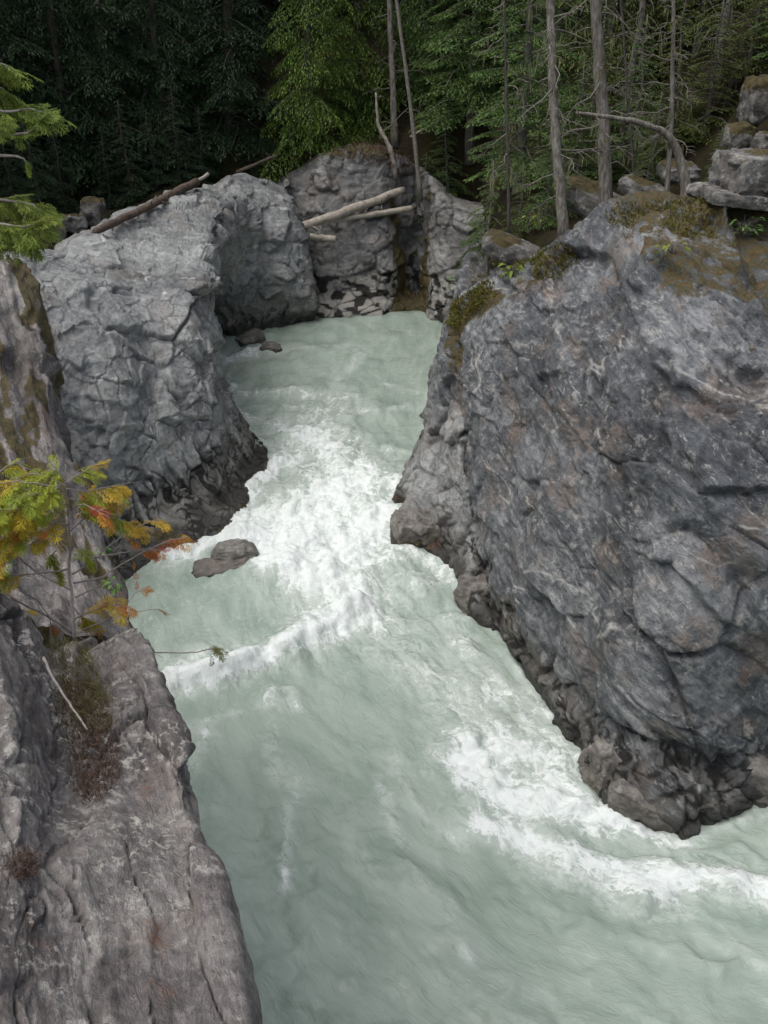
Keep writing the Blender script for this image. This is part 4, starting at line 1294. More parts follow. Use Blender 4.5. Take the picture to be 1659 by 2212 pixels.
def dress(name, me, mat, parent):
    """an object with shared mesh data and its own material"""
    o = bpy.data.objects.new(name, me)
    col.objects.link(o)
    o.parent = parent
    if not me.materials: me.materials.append(None)
    o.material_slots[0].link = 'OBJECT'
    o.material_slots[0].material = M[mat]
    return o

def tree(kind, name, label, cat, p, s=1.0, rz=None, leaf='needle_dark', bark='bark_dark', group=None, sink=0.15):
    e = empty(name, (p[0], p[1], p[2] - sink), random.uniform(0, 6.28) if rz is None else rz, s)
    t, l, c = PROTO[kind]
    dress('trunk', t, bark, e)
    dress('limbs', l, bark, e)['kind'] = 'stuff'
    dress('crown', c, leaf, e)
    return tag(e, label, cat, group)

def gpt(u, Y):
    x = at(u, 400, Y)[0]
    return np.array([x, Y, gz(x, Y)])

G1 = 'dark conifers of the left bank wood'
NTH = ('first', 'second', 'third', 'fourth', 'fifth', 'sixth', 'seventh', 'eighth', 'ninth', 'tenth', 'eleventh', 'twelfth')
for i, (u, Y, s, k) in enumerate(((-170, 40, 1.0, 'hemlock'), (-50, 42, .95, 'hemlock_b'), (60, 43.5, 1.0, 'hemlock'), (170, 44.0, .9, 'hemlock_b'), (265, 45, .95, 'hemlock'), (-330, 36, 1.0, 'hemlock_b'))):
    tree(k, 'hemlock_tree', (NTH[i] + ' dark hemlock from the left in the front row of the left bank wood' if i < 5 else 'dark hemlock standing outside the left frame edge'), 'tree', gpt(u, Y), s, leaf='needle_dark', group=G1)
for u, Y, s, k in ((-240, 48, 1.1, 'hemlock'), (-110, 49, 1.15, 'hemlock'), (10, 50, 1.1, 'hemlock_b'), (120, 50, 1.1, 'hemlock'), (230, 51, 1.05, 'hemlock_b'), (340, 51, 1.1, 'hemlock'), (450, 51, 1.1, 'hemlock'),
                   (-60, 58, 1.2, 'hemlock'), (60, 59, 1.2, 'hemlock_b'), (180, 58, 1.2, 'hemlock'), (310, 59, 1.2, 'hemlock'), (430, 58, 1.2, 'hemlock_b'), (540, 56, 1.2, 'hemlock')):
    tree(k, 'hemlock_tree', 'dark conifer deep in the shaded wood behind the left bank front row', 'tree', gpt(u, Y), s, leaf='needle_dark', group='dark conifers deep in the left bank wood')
for i, (u, Y, s) in enumerate(((-60, 38.5, .7), (20, 39.5, .6), (75, 40, .75), (130, 41.5, .6), (235, 42.5, .6), (280, 42.5, .75), (335, 43.5, .6), (390, 44.0, .7), (440, 45, .65), (545, 46, .6))):
    tree('young_fir', 'young_conifer', NTH[i] + ' low dark young conifer from the left along the wood edge behind the left bluff', 'tree', gpt(u, Y), s, leaf='needle_dark', group='young conifers at the edge of the left bank wood')
tree('hemlock', 'hemlock_tree', 'blue-green hemlock with layered drooping boughs behind the brown log', 'tree', gpt(500, 47.2), .95, 1.0, 'needle_dark')
tree('hemlock_b', 'hemlock_tree', 'dark hemlock left of the blue-green one, boughs reaching over the log', 'tree', gpt(360, 46), .9, 2.2, 'needle_dark')
tree('cedar', 'cedar_tree', 'bright yellow-green cedar standing above the rock dome', 'tree', gpt(672, 46.6), .95, .4, 'needle_yellow')
tree('cedar', 'cedar_tree', 'second yellow-green cedar right of the brightest one above the back wall', 'tree', gpt(775, 48.6), 1.0, 2.6, 'needle_yellow')
tree('young_fir', 'young_cedar', 'low bushy young cedar overhanging the left end of the back wall', 'tree', gpt(630, 45.6) + (0, 0, -.1), .75, .0, 'needle_yellow')
tree('young_fir', 'young_fir', 'small dark young fir beside the top of the rock dome', 'tree', gpt(575, 46.0), .55, 1.0, 'needle_mid')
MIDL = 'green conifer in the wood behind the back wall'
for u, Y, s, k, lf in ((860, 56, 1.1, 'hemlock', 'needle_dark'), (960, 54, 1.1, 'hemlock_b', 'needle_mid'), (915, 49.5, .95, 'hemlock_b', 'needle_mid'), (985, 47.5, .9, 'fir', 'needle_mid'), (1060, 46, .95, 'fir', 'needle_mid'), (640, 57, 1.15, 'hemlock', 'needle_dark'), (740, 60, 1.2, 'hemlock', 'needle_dark'),
                       (900, 62, 1.2, 'hemlock_b', 'needle_dark'), (1050, 58, 1.2, 'hemlock', 'needle_mid')):
    lab = {915: 'green conifer just right of the leaning dead pole above the back wall', 985: 'green fir at the right end of the back wall, left of the full fir',
           1060: 'green fir right of the full fir above the back wall'}.get(u, MIDL)
    tree(k, 'conifer', lab, 'tree', gpt(u, Y), s, leaf=lf, group='conifers behind the back wall')
tree('fir', 'fir_tree', 'full green fir with soft boughs above the right end of the back wall', 'tree', gpt(1015, 46.2), 1.15, .7, 'needle_mid', 'bark')
tree('fir', 'fir_tree', 'green fir close behind the front trunk on the right bank', 'tree', gpt(1120, 34), .85, 2.0, 'needle_mid', 'bark')
tree('young_fir', 'young_fir', 'young fir sapling at the left end of the right bank trees', 'tree', gpt(965, 45.8), .9, .3, 'needle_mid', 'bark')
tree('young_fir', 'young_fir', 'young fir between the thick trunk and the front trunk', 'tree', gpt(1245, 32.5), .75, 1.3, 'needle_mid', 'bark')
tree('young_fir', 'young_fir', 'pale green young fir growing left of the bent trunk', 'tree', gpt(1400, 31), .6, 3.3, 'needle_olive', 'bark')
tree('thin_fir', 'fir_tree', 'thin fir with sparse drooping twigs left of the front trunk', 'tree', gpt(1065, 30.5), .8, 1.1, 'needle_olive', 'bark')
OL = 'olive-green conifer in the wood on the right slope'
near_ = 0
for u, Y, s, k, lf in ((1180, 42, 1.0, 'fir', 'needle_mid'), (1280, 40, .95, 'hemlock_b', 'needle_olive'), (1370, 41, 1.0, 'fir', 'needle_olive'), (1470, 39, .9, 'fir', 'needle_olive'), (1560, 42, 1.0, 'hemlock_b', 'needle_olive'),
                       (1660, 41, 1.0, 'fir', 'needle_mid'), (1150, 50, 1.2, 'hemlock', 'needle_mid'), (1270, 50, 1.2, 'hemlock_b', 'needle_mid'), (1400, 50, 1.2, 'hemlock', 'needle_olive'), (1530, 50, 1.2, 'hemlock_b', 'needle_olive'),
                       (1660, 50, 1.2, 'hemlock', 'needle_olive'), (1790, 44, 1.1, 'hemlock', 'needle_olive'), (1340, 35.5, .8, 'thin_fir', 'needle_olive'), (1520, 35, .8, 'thin_fir', 'needle_olive')):
    lab = OL
    if k == 'thin_fir':
        lab = 'sparse thin conifer behind the thick trunk on the right bank' if u < 1400 else 'sparse thin conifer left of the high mossy crag'
    elif Y < 43:
        lab = NTH[near_] + ' conifer from the left in the nearer row on the right slope'; near_ += 1
    elif Y < 45:
        lab = 'olive-green conifer beyond the right frame edge of the slope wood'
    tree(k, 'conifer', lab, 'tree', gpt(u, Y), s, leaf=lf, bark='bark', group='conifers of the right slope')

def bare_tree(name, label, pts, r0, r1, nb, seed, blen=1.2, mat='bark', bmat='twig', lichens=0, lo=.1, group=None, up=.1, sub=5, cat='tree', sides=10):
    rs = np.random.RandomState(seed)
    pts = np.array(pts, float); base = pts[0].copy()
    n = 22
    q = _cr(pts - base, np.linspace(0, len(pts) - 1, n))
    e = empty(name, base)
    mt = MB()
    rad = np.linspace(r0, r1, n); rad[0] *= 1.3; rad[1] *= 1.08
    q[0] -= np.array([0, 0, .25])
    mt.tube(q + rs.normal(0, r0 * .07, q.shape), rad * (1 + rs.normal(0, .04, n)), sides)
    link('trunk', mt.mesh('trunk'), M[mat], e)
    QV, QT = [], []
    for b in range(nb):
        mb = MB()
        t = lo + (.98 - lo) * (b + rs.uniform()) / nb
        i = t * (n - 1); k = int(i)
        p0 = q[k] + (q[min(k + 1, n - 1)] - q[k]) * (i - k)
        az = rs.uniform(0, 6.28); L = blen * rs.uniform(.2, 1.3)
        rd = np.array([math.cos(az), math.sin(az) * .8, 0])
        ss = np.linspace(0, 1, 6)[:, None]
        sd = np.array([-rd[1], rd[0], 0])
        dr = rs.uniform(.1, .45)
        ax = p0 + rd * L * ss + np.array([0, 0, 1]) * L * ((up + rs.uniform(-.7, .35)) * ss - dr * ss ** 2 + .2 * dr * ss ** 4) + sd * L * .12 * np.sin(ss * rs.uniform(2, 5))
        ax[1:] += rs.normal(0, .035 * L, (5, 3))
        mb.tube(ax, np.linspace(.010 + .010 * L, .005, 6), 5, False)
        for j in range(sub):
            a = rs.uniform(.25, .95); p1 = p0 * 0 + np.array([np.interp(a, ss[:, 0], ax[:, c]) for c in range(3)])
            dd = rd * .5 + sd * rs.choice([-1, 1]) * .8 + np.array([0, 0, rs.uniform(-.5, .15)])
            l2 = L * rs.uniform(.18, .42)
            mb.tube([p1, p1 + dd * l2 * .5, p1 + dd * l2 + np.array([0, 0, -.1 * l2])], [.009, .007, .004], 3, False)
            if lichens and rs.uniform() < lichens * .5:
                m = rs.randint(2, 6)
                bp = p1 + dd * l2 * rs.uniform(0, 1, m)[:, None]
                v, tt = tuft_quads(rs, bp, np.tile([0, 0, -1.], (m, 1)) + rs.normal(0, .12, (m, 3)), rs.uniform(.12, .40), .028, np.full(m, .45))
                QV.append(v); QT.append(tt)
        link('branch', mb.mesh('branch'), M[bmat], e)
    if QV:
        V = np.concatenate(QV)
        link('beard_lichen', quad_mesh('beard_lichen', V, len(V) // 4, {'tint': np.concatenate(QT)}), M['lichen_hang'], e)['kind'] = 'stuff'
    return tag(e, label, cat, group)

def up_line(base, uv_top, Y_top, extra=6.0, bow=0.0):
    """trunk from a base point through a sighted point and on above it"""
    t = at(*uv_top, Y_top)
    d = (t - base)
    m = base + d * .5 + np.array([bow, 0, 0])
    return [base, m, t, t + d / np.linalg.norm(d) * extra]

b = at(1218, 512, 25.2)
bare_tree('bare_conifer', 'front grey conifer trunk with bare lichened branches on the right cliff brink', up_line(b, (1188, 0), 26.6, 5, -.06), .125, .08, 34, 601, 1.4, 'bark', 'twig', .55, .12)
b = at(1312, 462, 29.6)
bare_tree('bare_conifer', 'thickest grey conifer trunk on the right bank, behind the front trunk', up_line(b, (1285, 0), 30.4, 6, .03), .195, .12, 32, 602, 1.7, 'bark', 'twig', .5, .15)
b = at(1440, 440, 28.8)
bare_tree('dead_conifer', 'slim dead conifer full of bare twigs right of the thick trunk', up_line(b, (1455, 0), 29.4, 3, .05), .075, .035, 34, 603, .9, 'bark', 'twig', .4, .18, sub=7)
b = at(1486, 436, 26.4)
e_ = bare_tree('bent_trunk', 'bent grey trunk arching left over the right cliff top', [b, at(1470, 350, 26.5), at(1440, 290, 26.5), at(1370, 262, 26.3), at(1245, 244, 26.0)], .15, .035, 9, 604, .7, 'bark', 'twig', .5, .35, up=.25)
b = gpt(852, 46.6)
bare_tree('bare_conifer', 'straight slender grey trunk above the back wall', up_line(b, (843, 60), 47.2, 6, .02), .16, .10, 22, 605, 1.5, 'bark', 'twig', .2, .3)
b = at(908, 420, 44.2)
bare_tree('dead_pole', 'leaning bare dead pole above the mossy seam of the back wall', up_line(b, (856, 0), 45.6, 2, .05), .10, .05, 8, 606, .5, 'twig', 'twig', 0, .4, sub=2)
b = at(852, 372, 44.8)
bare_tree('dead_snag', 'pale crooked snag with forked limbs left of the slender trunk', [b, at(842, 320, 44.9), at(818, 270, 45.0), at(812, 200, 45.0)], .13, .04, 8, 607, 1.6, 'driftwood', 'twig', 0, .3, up=.7)
for i, (u, v, Y, ut) in enumerate(((1100, 500, 29, 1092), (1372, 420, 31, 1350), (1560, 330, 33, 1575))):
    bare_tree('thin_dead_tree', ('thin grey stem left of the front trunk', 'slanting thin stem behind the bent trunk',
                                 'thin bare stem beside the high mossy crag')[i], up_line(at(u, v, Y), (ut, 120), Y + .6, 3), .05, .03, 20, 610 + i, .8, 'bark_dark', 'twig', .3, .2, sub=6)
for i, (u, Y, s, lf, lab) in enumerate(((925, 45.6, .9, 'needle_mid', 'small dark fir at the right end of the back wall top'), (1075, 31.5, .7, 'needle_mid', 'low fir bush at the left foot of the thin grey stem'),
                                        (1190, 30.5, .65, 'needle_mid', 'small fir right behind the front trunk'), (1265, 34.5, 1.0, 'needle_olive', 'olive young fir behind the thick trunk'),
                                        (1360, 33.5, .9, 'needle_mid', 'young fir under the arch of the bent trunk'), (1440, 34, .9, 'needle_olive', 'olive young fir behind the slim dead conifer'),
                                        (1510, 33, .8, 'needle_olive', 'young fir left of the high mossy crag'), (1585, 33.5, .8, 'needle_olive', 'olive bush of young fir right behind the high mossy crag'),
                                        (1640, 32.5, .7, 'needle_mid', 'young fir at the right frame edge above the crag'), (1545, 29.5, .35, 'needle_mid', 'tiny fir seedling left of the square lichened block'),
                                        (1690, 29.5, .6, 'needle_olive', 'young fir leaning in from the right frame edge'),
                                        (1000, 45.2, .55, 'needle_olive', 'low olive bush of fir above the right end of the back wall'), (1055, 36.5, .8, 'needle_mid', 'bushy young fir behind the mossy hump'),
                                        (1125, 31.0, .5, 'needle_olive', 'small olive fir just left of the front trunk'))):
    tree('young_fir', 'young_fir', lab, 'tree', gpt(u, Y), s, i * 1.3, lf, 'bark')

# ------------------------------------------------------------------ flat cedar sprays
def spray_mesh(name, seed, mat, pairs=9):
    """unit-long flat frond along +X, drooping a little, side shoots like feather barbs"""
    rs = np.random.RandomState(seed)
    B, T = [], []
    def bend(x, y): return np.array([x, y, -.25 * x * x - .40 * abs(y) ** 1.4])
    def blade(x0, y0, a, l, w_, t):
        p0, p1 = bend(x0, y0), bend(x0 + math.cos(a) * l, y0 + math.sin(a) * l)
        p1 = p1 + np.array([0, 0, rs.normal(0, .02)])
        n_ = np.array([-math.sin(a), math.cos(a), rs.normal(0, .3)]) * w_ * .5
        m_ = p0 * .55 + p1 * .45
        B.extend([p0, m_ + n_, p1, m_ - n_]); T.extend([min(1, max(0, t + rs.normal(0, .1)))] * 4)
    for i in range(pairs):
        s = .08 + .84 * i / pairs
        for sd in (-1, 1):
            l = (.30 * math.sin(math.pi * (s * .80 + .14)) ** 1.2 + .06) * rs.uniform(.6, 1.25)
            a = sd * R_(46) * rs.uniform(.8, 1.2)
            s_ = s + rs.uniform(-.02, .02)
            blade(s_, 0, a, l, .042, .35 + .3 * s)
            for j, q in enumerate((.35, .65)):
                for s2 in (-1, 1):
                    blade(s_ + math.cos(a) * l * q, math.sin(a) * l * q, a + s2 * R_(38), l * .30 * rs.uniform(.7, 1.2), .024, .5 + .4 * q)
    blade(0, 0, 0, .62, .022, .2); blade(.55, 0, 0, .5, .05, .8)
    me = quad_mesh(name, np.array(B), len(B) // 4, {'tint': np.clip(T, 0, 1)})
    me.materials.append(M[mat])
    return me

SPRAYS = {}
def spray(mat, k):
    if (mat, k) not in SPRAYS: SPRAYS[mat, k] = spray_mesh('spray', 700 + k, mat)
    return SPRAYS[mat, k]

def place_spray(parent, base, p, d, L, mat, rs, roll=None):
    """frond with its stalk at p (world), pointing along d"""
    from mathutils import Matrix, Vector
    d = Vector(d).normalized()
    up = Vector((rs.normal(0, .35), rs.normal(0, .35) - .25, 1.0))
    y = up.cross(d).normalized(); z = d.cross(y)
    Rm = Matrix((d, y, z)).transposed()
    o = link('spray', spray(mat, rs.randint(0, 4)), None, parent)
    o.matrix_local = Matrix.Translation(Vector((p - base).tolist())) @ Rm.to_4x4() @ Matrix.Scale(L, 4)
    return o

def zc(x, y): return (x * .4108, 925 + y * .4108)

def sapling():
    rs = np.random.RandomState(77)
    Y0 = 5.7
    base = at(160, 1385, 5.45)
    e = empty('cedar_sapling', base)
    tp = [at(160, 1385, 5.45), at(156, 1300, 5.55), at(150, 1237, 5.62), at(152, 1180, 5.66), at(147, 1110, 5.7), at(141, 1040, 5.75), at(142, 1004, 5.78)]
    q = _cr(np.array(tp), np.linspace(0, len(tp) - 1, 26)) - base
    mb = MB(); mb.tube(q + rs.normal(0, .002, q.shape), np.linspace(.011, .003, 26), 9)
    link('trunk', mb.mesh('trunk'), M['sap_bark'], e)
    g, o_, k, c, ol = 'spray_green', 'spray_gold', 'spray_orange', 'spray_coral', 'spray_olive'
    BR = [  # points (sighted), depth change along the branch, radius, spray colours from stem to tip, from what share, spray length
        ([(355, 510), (250, 490), (100, 490), (-60, 470)], -.25, .006, [o_, o_, o_, k, o_, c], .2, .19, 1.0),
        ([(355, 450), (420, 420), (520, 370)], .15, .004, [g, c, o_], .3, .15, .8),
        ([(400, 415), (440, 400), (500, 430), (575, 465)], -.1, .003, [c, k, k], .4, .11, .35),
        ([(370, 540), (440, 470), (460, 380)], .1, .004, [o_, c, o_], .4, .14, .8),
        ([(390, 690), (600, 665), (740, 640), (800, 655)], .3, .005, [k, c, k, c], .78, .10, .5),
        ([(380, 770), (480, 700), (600, 600), (700, 530), (830, 475)], .35, .005, [k, o_, o_, o_], .6, .13, .6),
        ([(385, 815), (520, 790), (600, 740), (720, 670), (880, 595), (985, 572)], .45, .005, [k, c, k, o_, o_], .62, .11, .5),
        ([(395, 890), (520, 830), (560, 800)], .2, .004, [], 1, .1, .5),
        ([(370, 740), (200, 765), (50, 770), (-40, 730)], -.2, .005, [o_, g, o_, c], .45, .14, .8),
        ([(345, 640), (310, 600), (285, 560)], -.1, .004, [], 1, .1, .5),
        ([(-80, 800), (0, 850), (130, 930), (250, 990), (370, 1070), (440, 1150), (620, 1165), (850, 1180), (1000, 1180), (1120, 1160)], .2, .007, [ol, ol, ol], .97, .12, 1.0),
        ([(-60, 560), (0, 600), (100, 680), (200, 760), (370, 850)], .2, .006, [], 1, .1, .5),
        ([(100, 850), (200, 910), (260, 1000), (280, 1080)], .1, .004, [k, o_], .8, .10, .8),
        ([(380, 1010), (480, 960), (560, 930), (640, 935)], .0, .004, [o_, o_, o_, k], .15, .17, .4),
        ([(-60, 1050), (0, 1020), (150, 960)], .0, .003, [o_], .3, .10, .8),
        ([(430, 1060), (560, 1010), (640, 950), (710, 870), (760, 845)], .2, .003, [k], .85, .08, .8),
        ([(400, 1080), (600, 1030), (700, 970), (840, 950)], .25, .003, [k], .95, .11, .3),
        ([(345, 330), (250, 300), (100, 280), (-40, 290)], -.2, .004, [g, g, g, o_, g], .1, .19, .9),
        ([(345, 320), (450, 330), (560, 310), (620, 305)], .2, .004, [g, g, o_, o_], .15, .15, .7),
        ([(340, 290), (420, 240), (500, 195)], .15, .003, [g, g, o_], .2, .13, .8),
        ([(340, 260), (300, 220), (250, 215)], .0, .003, [g, g], .1, .13, .8),
        ([(345, 400), (230, 400), (80, 420), (-60, 440)], -.3, .004, [g, o_, o_, g, o_], .15, .18, .9),
        ([(350, 440), (480, 445), (600, 475), (680, 490)], .15, .004, [g, o_, g, o_], .15, .15, .7),
        ([(150, 590), (60, 620), (-50, 640)], -.1, .003, [o_, g, c], .2, .16, .9),
        ([(60, 760), (20, 790), (-60, 830)], -.1, .003, [o_, o_, g], .1, .15, .9),
        ([(0, 230), (40, 200), (100, 180)], .1, .003, [g, o_, g, g], .0, .15, .9),
        ([(380, 930), (440, 1000), (500, 1030)], .1, .003, [g, o_], .3, .14, .8),
        ([(370, 1060), (440, 1110), (490, 1140)], .0, .003, [o_], .5, .11, .6),
        ([(345, 350), (300, 340), (200, 345), (120, 350)], -.25, .003, [g, o_, g, g], .1, .16, .8),
        ([(345, 300), (260, 260), (180, 240), (120, 240)], .1, .003, [g, g, g, o_], .1, .15, .8),
        ([(345, 370), (420, 380), (520, 400), (600, 390)], .2, .003, [g, g, o_, o_], .2, .14, .7),
        ([(340, 480), (220, 540), (90, 560), (-30, 580)], -.2, .003, [o_, o_, g, o_, k], .15, .17, .8),
        ([(350, 560), (200, 600), (80, 650), (-20, 700)], -.3, .003, [o_, g, c, o_], .5, .14, .7),
        ([(60, 340), (0, 360), (-60, 380)], .2, .003, [g, o_, g], .0, .16, 1.0),
        ([(360, 620), (420, 640), (470, 690)], -.1, .003, [g, g], .3, .10, .9),
        ([(300, 640), (270, 680), (320, 780)], .1, .003, [g, g], .2, .11, .9),
    ]
    for pts, dz, r, cols_, s0, sl, dens in BR:
        n = len(pts)
        P = []
        for i, (x, y) in enumerate(pts):
            u, v = zc(x, y)
            P.append(at(u, v, Y0 + dz * i / (n - 1) + rs.normal(0, .02)))
        P = np.array(P)
        m = max(8, n * 4)
        qq = _cr(P, np.linspace(0, n - 1, m)) - base
        r = r * 1.25
        mb = MB(); mb.tube(qq + rs.normal(0, .002, qq.shape), np.linspace(r, r * .45, m), 6)
        for j in range(4):
            i = rs.randint(2, m - 2)
            d = (qq[i] - qq[i - 1]); d = d / np.linalg.norm(d) * rs.uniform(.05, .13) + rs.normal(0, .05, 3)
            mb.tube([qq[i], qq[i] + d * .6, qq[i] + d + (0, 0, -.01)], [r * .45, r * .3, r * .2], 4)
        br = link('branch', mb.mesh('branch'), M['sap_bark'], e)
        if not cols_: continue
        L = np.linalg.norm(np.diff(qq, axis=0), axis=1).sum() * (1 - s0)
        cnt = max(len(cols_) * 2, int(L / .010 * dens))
        for j in range(cnt):
            t = s0 + (1 - s0) * (j + .5) / cnt
            i = t * (m - 1); k_ = min(int(i), m - 2)
            p = qq[k_] + (qq[k_ + 1] - qq[k_]) * (i - k_)
            d = qq[k_ + 1] - qq[k_]; d /= np.linalg.norm(d)
            lat = np.cross(d, [0, 0, 1.]) * rs.choice([-1, 1])
            last = j >= cnt - 2
            dd = d * (1.0 if last else .65) + lat * (rs.uniform(-.2, .4) if last else rs.uniform(.3, .9)) + np.array([0, 0, -1]) * rs.uniform(.05, .75)
            place_spray(br, np.zeros(3), p, dd, sl * rs.uniform(.7, 1.2), cols_[min(len(cols_) - 1, int(len(cols_) * j / cnt))] if rs.uniform() < .8 else cols_[rs.randint(len(cols_))], rs)
    for x, y, l, mt_ in ((1120, 1160, .10, ol), (1150, 1180, .09, ol), (1110, 1190, .09, ol), (1130, 1150, .08, ol), (705, 760, .10, k), (700, 700, .09, k), (720, 800, .07, c)):
        u, v = zc(x, y)
        place_spray(e, base, at(u, v, Y0 + .2), (rs.uniform(.1, 1) if x > 1000 else .1, rs.normal(0, .3), rs.uniform(-1, -.1)), l, mt_, rs)
    tag(e, 'small autumn cedar sapling with gold and coral sprays on the near left ledge', 'sapling')
sapling()

def near_cedar():
    rs = np.random.RandomState(88)
    Y0 = 8.6
    base = at(-420, 620, Y0)
    e = empty('cedar_tree', base)
    top = base + np.array([.25, .1, 7.5])
    q = _cr(np.array([base + (0, 0, -.8), base + (.1, 0, 1.5), base + (.05, .1, 4), top]), np.linspace(0, 3, 20)) - base
    mb = MB(); mb.tube(q, np.linspace(.16, .05, 20), 10)
    link('trunk', mb.mesh('trunk'), M['bark'], e)
    BR = [([(-400, 60), (-200, 60), (-60, 110), (30, 150)], .2), ([(-400, 130), (-180, 130), (-20, 180), (30, 215)], .2), ([(-400, 250), (-200, 250), (0, 290), (60, 285), (95, 250)], .12),
          ([(-400, 220), (-180, 210), (0, 240), (60, 235), (105, 245)], .2), ([(-400, 330), (-150, 330), (0, 335), (50, 342), (60, 360)], .08),
          ([(-400, 430), (-150, 420), (-20, 430), (60, 440), (100, 462)], .22), ([(-400, 480), (-180, 470), (-30, 480), (50, 490), (95, 475)], .24), ([(-400, 540), (-150, 520), (-20, 510), (60, 520)], .22),
          ([(-400, 455), (-170, 440), (-40, 440), (30, 425)], .2), ([(-400, 180), (-200, 200), (-60, 240), (0, 262)], .15)]
    for pts, sl in BR:
        n = len(pts); dz = rs.uniform(-.4, .4)
        P = np.array([at(u, v, Y0 + dz * i / n) for i, (u, v) in enumerate(pts)])
        m = 22
        qq = _cr(P, np.linspace(0, n - 1, m)) - base
        mb = MB(); mb.tube(qq + rs.normal(0, .004, qq.shape), np.linspace(.022, .004, m), 6)
        br = link('branch', mb.mesh('branch'), M['sap_bark'], e)
        for j in range(44):
            t = .35 + .65 * (j + .5) / 44
            i = t * (m - 1); k_ = min(int(i), m - 2)
            p = qq[k_] + (qq[k_ + 1] - qq[k_]) * (i - k_)
            d = qq[k_ + 1] - qq[k_]; d /= np.linalg.norm(d)
            if sl < .1 and t < .8: continue
            dd = d * rs.uniform(.4, 1) + np.cross(d, [0, 0, 1.]) * rs.uniform(-.8, .8) + np.array([0, 0, 1.]) * rs.uniform(-.8, .35)
            place_spray(br, np.zeros(3), p, dd, sl * rs.uniform(.7, 1.3), 'needle_near', rs)
    tag(e, 'yellow-green cedar reaching in from the left frame edge', 'tree')
near_cedar()

# ------------------------------------------------------------------ small plants and ground cover on the rocks
def pick(name, inside, n, rs, near=True):
    """n surface points of a rock whose sighted place lies in a polygon"""
    P, N, u, v, at_, f = SURF[name]
    poly = np.array(inside, float)
    ok = np.zeros(len(u), bool)
    j = len(poly) - 1
    for i in range(len(poly)):
        c = ((poly[i, 1] > v) != (poly[j, 1] > v)) & (u < (poly[j, 0] - poly[i, 0]) * (v - poly[i, 1]) / (poly[j, 1] - poly[i, 1] + 1e-9) + poly[i, 0])
        ok ^= c
        j = i
    V = P - CAM
    ok &= ((N * V).sum(1) < 0) & (f > 0)
    idx = np.where(ok)[0]
    if near and len(idx):
        # keep the nearest layer
        lim = np.percentile(f[idx], 70) + .8
        idx = idx[f[idx] < lim]
    return (P[idx], N[idx], idx) if n is None else ((lambda k: (P[k], N[k], k))(rs.choice(idx, n)) if len(idx) else (np.zeros((0, 3)), np.zeros((0, 3)), idx))

def fuzz(name, label, cat, rockname, poly, n, length, width, mat, seed, lean=.5, where=None, jitter=.02, kind='stuff'):
    rs = np.random.RandomState(seed)
    P, N, idx = pick(rockname, poly, n, rs)
    if len(P) == 0:
        print('no surface for', name); return
    if where is not None:
        k = where(P, N); P, N = P[k], N[k]
    P = P + rs.normal(0, jitter, P.shape) * [1, 1, .3]
    d = N * .5 + np.array([0, 0, .6]) + rs.normal(0, lean, P.shape)
    V, T = tuft_quads(rs, P, d, length, width, np.full(len(P), .5))
    me = quad_mesh(name, V, len(V) // 4, {'tint': T})
    return tag(link(name, me, M[mat]), label, cat, kind=kind)

fuzz('grass', 'yellow-green grass tuft in the gully of the near ledge below the sapling', 'grass', 'near_ledge', [(95, 1395), (180, 1390), (235, 1480), (245, 1580), (150, 1590), (120, 1480)], 1900, .060, .0035, 'grass', 801, .45)
fuzz('needle_litter', 'dark red-brown needle litter filling the gully on the near ledge', 'litter', 'near_ledge', [(130, 1480), (200, 1470), (262, 1590), (258, 1660), (225, 1730), (175, 1735), (150, 1600)], 3600, .045, .004, 'dry', 802, .9)
fuzz('needle_litter', 'small pad of brown litter at the left edge of the near ledge', 'litter', 'near_ledge', [(0, 1855), (60, 1840), (80, 1890), (30, 1905), (0, 1890)], 900, .03, .003, 'dry', 803, .9)
fuzz('moss', 'golden-brown moss cushion on the far left corner of the right cliff', 'moss', 'right_cliff', [(968, 705), (985, 650), (1060, 605), (1070, 640), (1010, 690), (985, 720)], 3500, .12, .03, 'moss', 804, .6, jitter=.05)
fuzz('moss', 'brown moss hanging over the notch in the brow of the right cliff', 'moss', 'right_cliff', [(1080, 600), (1130, 560), (1230, 520), (1250, 560), (1220, 610), (1130, 600)], 3800, .12, .03, 'moss', 805, .6, where=lambda P, N: fbm(P * 1.4, 2, 5) > -.05, jitter=.05)
fuzz('moss', 'orange-brown moss and needles over the top of the right cliff', 'moss', 'right_cliff', [(1260, 500), (1340, 440), (1500, 430), (1700, 420), (1700, 510), (1400, 520)], 5000, .10, .03, 'moss', 806, .7, where=lambda P, N: (fbm(P * 1.2, 3, 6) > 0.02), jitter=.06)
fuzz('dry_grass', 'rusty dry tufts along the top edge of the back wall', 'grass', 'back_wall', [(690, 345), (760, 310), (870, 320), (900, 350), (870, 372), (760, 345)], 700, .25, .035, 'dry', 807, .7, jitter=.1)

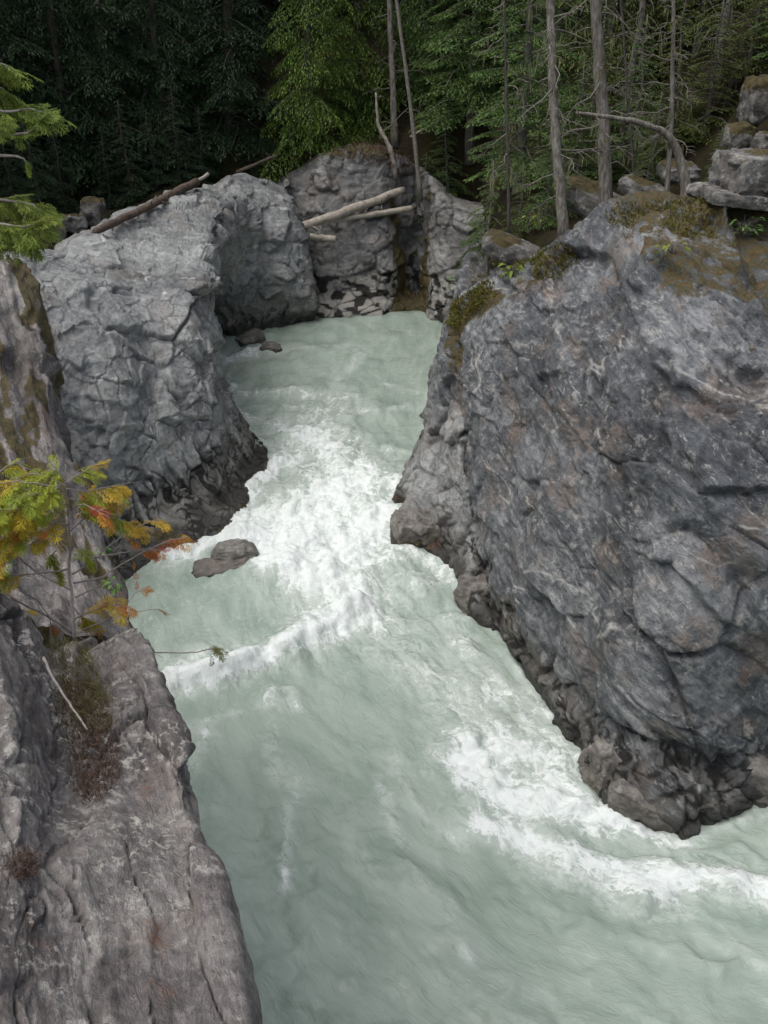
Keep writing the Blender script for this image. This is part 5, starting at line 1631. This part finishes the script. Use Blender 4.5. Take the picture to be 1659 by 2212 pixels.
def leafy(name, label, p, n, size, mat, seed, spread=.12, tall=.1, cat='plant', lw=.5):
    rs = np.random.RandomState(seed)
    e = empty(name, p)
    mb = MB()
    for i in range(n):
        a = rs.uniform(0, 6.28); r = spread * math.sqrt(rs.uniform(.05, 1)); h = tall * rs.uniform(.3, 1.1)
        tip = np.array([math.cos(a) * r, math.sin(a) * r, h])
        mb.tube([np.array([0, 0, -.03]), tip * np.array([.4, .4, .75]), tip], [size * .06, size * .045, size * .03], 4, False)
        L = size * rs.uniform(.7, 1.2)
        d = np.array([math.cos(a), math.sin(a), rs.uniform(-.5, .3)]); d /= np.linalg.norm(d)
        sd = np.array([-math.sin(a), math.cos(a), rs.normal(0, .2)])
        nn = np.cross(d, sd)
        rows = [(0, .05), (.25, .85), (.5, 1), (.78, .6), (1, .02)]
        V, F, T = [], [], []
        for k, (t, w_) in enumerate(rows):
            c = tip + d * L * t - np.array([0, 0, 1]) * L * .25 * t * t
            for s_ in (-1, 0, 1):
                V.append(c + sd * s_ * w_ * L * lw * .5 + nn * (abs(s_) * w_ * L * .08))
        for k in range(4):
            for s_ in (0, 1):
                b_ = k * 3 + s_
                F.append((b_, b_ + 1, b_ + 4, b_ + 3))
        me = bpy.data.meshes.new('leaf'); me.from_pydata([tuple(v) for v in V], [], F)
        me.polygons.foreach_set('use_smooth', [True] * len(F))
        at_ = me.attributes.new('tint', 'FLOAT', 'POINT'); at_.data.foreach_set('value', np.full(len(V), rs.uniform(.25, .9), np.float32))
        link('leaf', me, M[mat], e)
    link('stem', mb.mesh('stem'), M['twig'], e)
    return tag(e, label, cat)

def surf_at(name, u, v, r=14):
    rs = np.random.RandomState(1)
    P, N, i = pick(name, [(u - r, v - r), (u + r, v - r), (u + r, v + r), (u - r, v + r)], None, rs)
    if len(P) == 0: return None
    d = np.linalg.norm(P - CAM, axis=1)
    return P[np.argmin(d)]

leafy('broadleaf_plant', 'fresh green broadleaf plant on the brink behind the sapling', at(250, 1275, 6.9), 16, .055, 'broad', 811, .09, .08)
leafy('broadleaf_plant', 'darker green leaves hanging left of the broadleaf plant behind the sapling', at(225, 1215, 7.4), 10, .05, 'broad', 812, .05, .14)
for nm, lab, rk, u, v, n, sz, mt_, sd_, sp, tall in (
        ('fern', 'lime-green fern in the notch of the right cliff brow', 'right_cliff', 1095, 585, 22, .22, 'lime', 813, .3, .35),
        ('shrub', 'small yellow-green shrub on top of the right cliff', 'right_cliff', 1465, 535, 20, .14, 'lime', 814, .28, .18),
        ('shrub', 'dark green shrub near the right frame edge on the cliff', 'right_cliff', 1615, 500, 46, .13, 'broad', 815, .35, .40)):
    p = surf_at(rk, u, v)
    if p is None: p = at(u, v, 24)
    leafy(nm, lab, p, n, sz, mt_, sd_, sp, tall, 'shrub' if nm == 'shrub' else 'fern', .35)
for i, (u, v, Y, n, h, lab) in enumerate(((1140, 500, 27.3, 8, .55, 'lime-green upright sprig left of the front trunk base'), (1165, 495, 27.0, 6, .4, 'shorter lime-green sprig beside the front trunk base'))):
    leafy('sprig', lab, at(u, v, Y), n, .16, 'lime', 820 + i, .12, h, 'plant', .3)
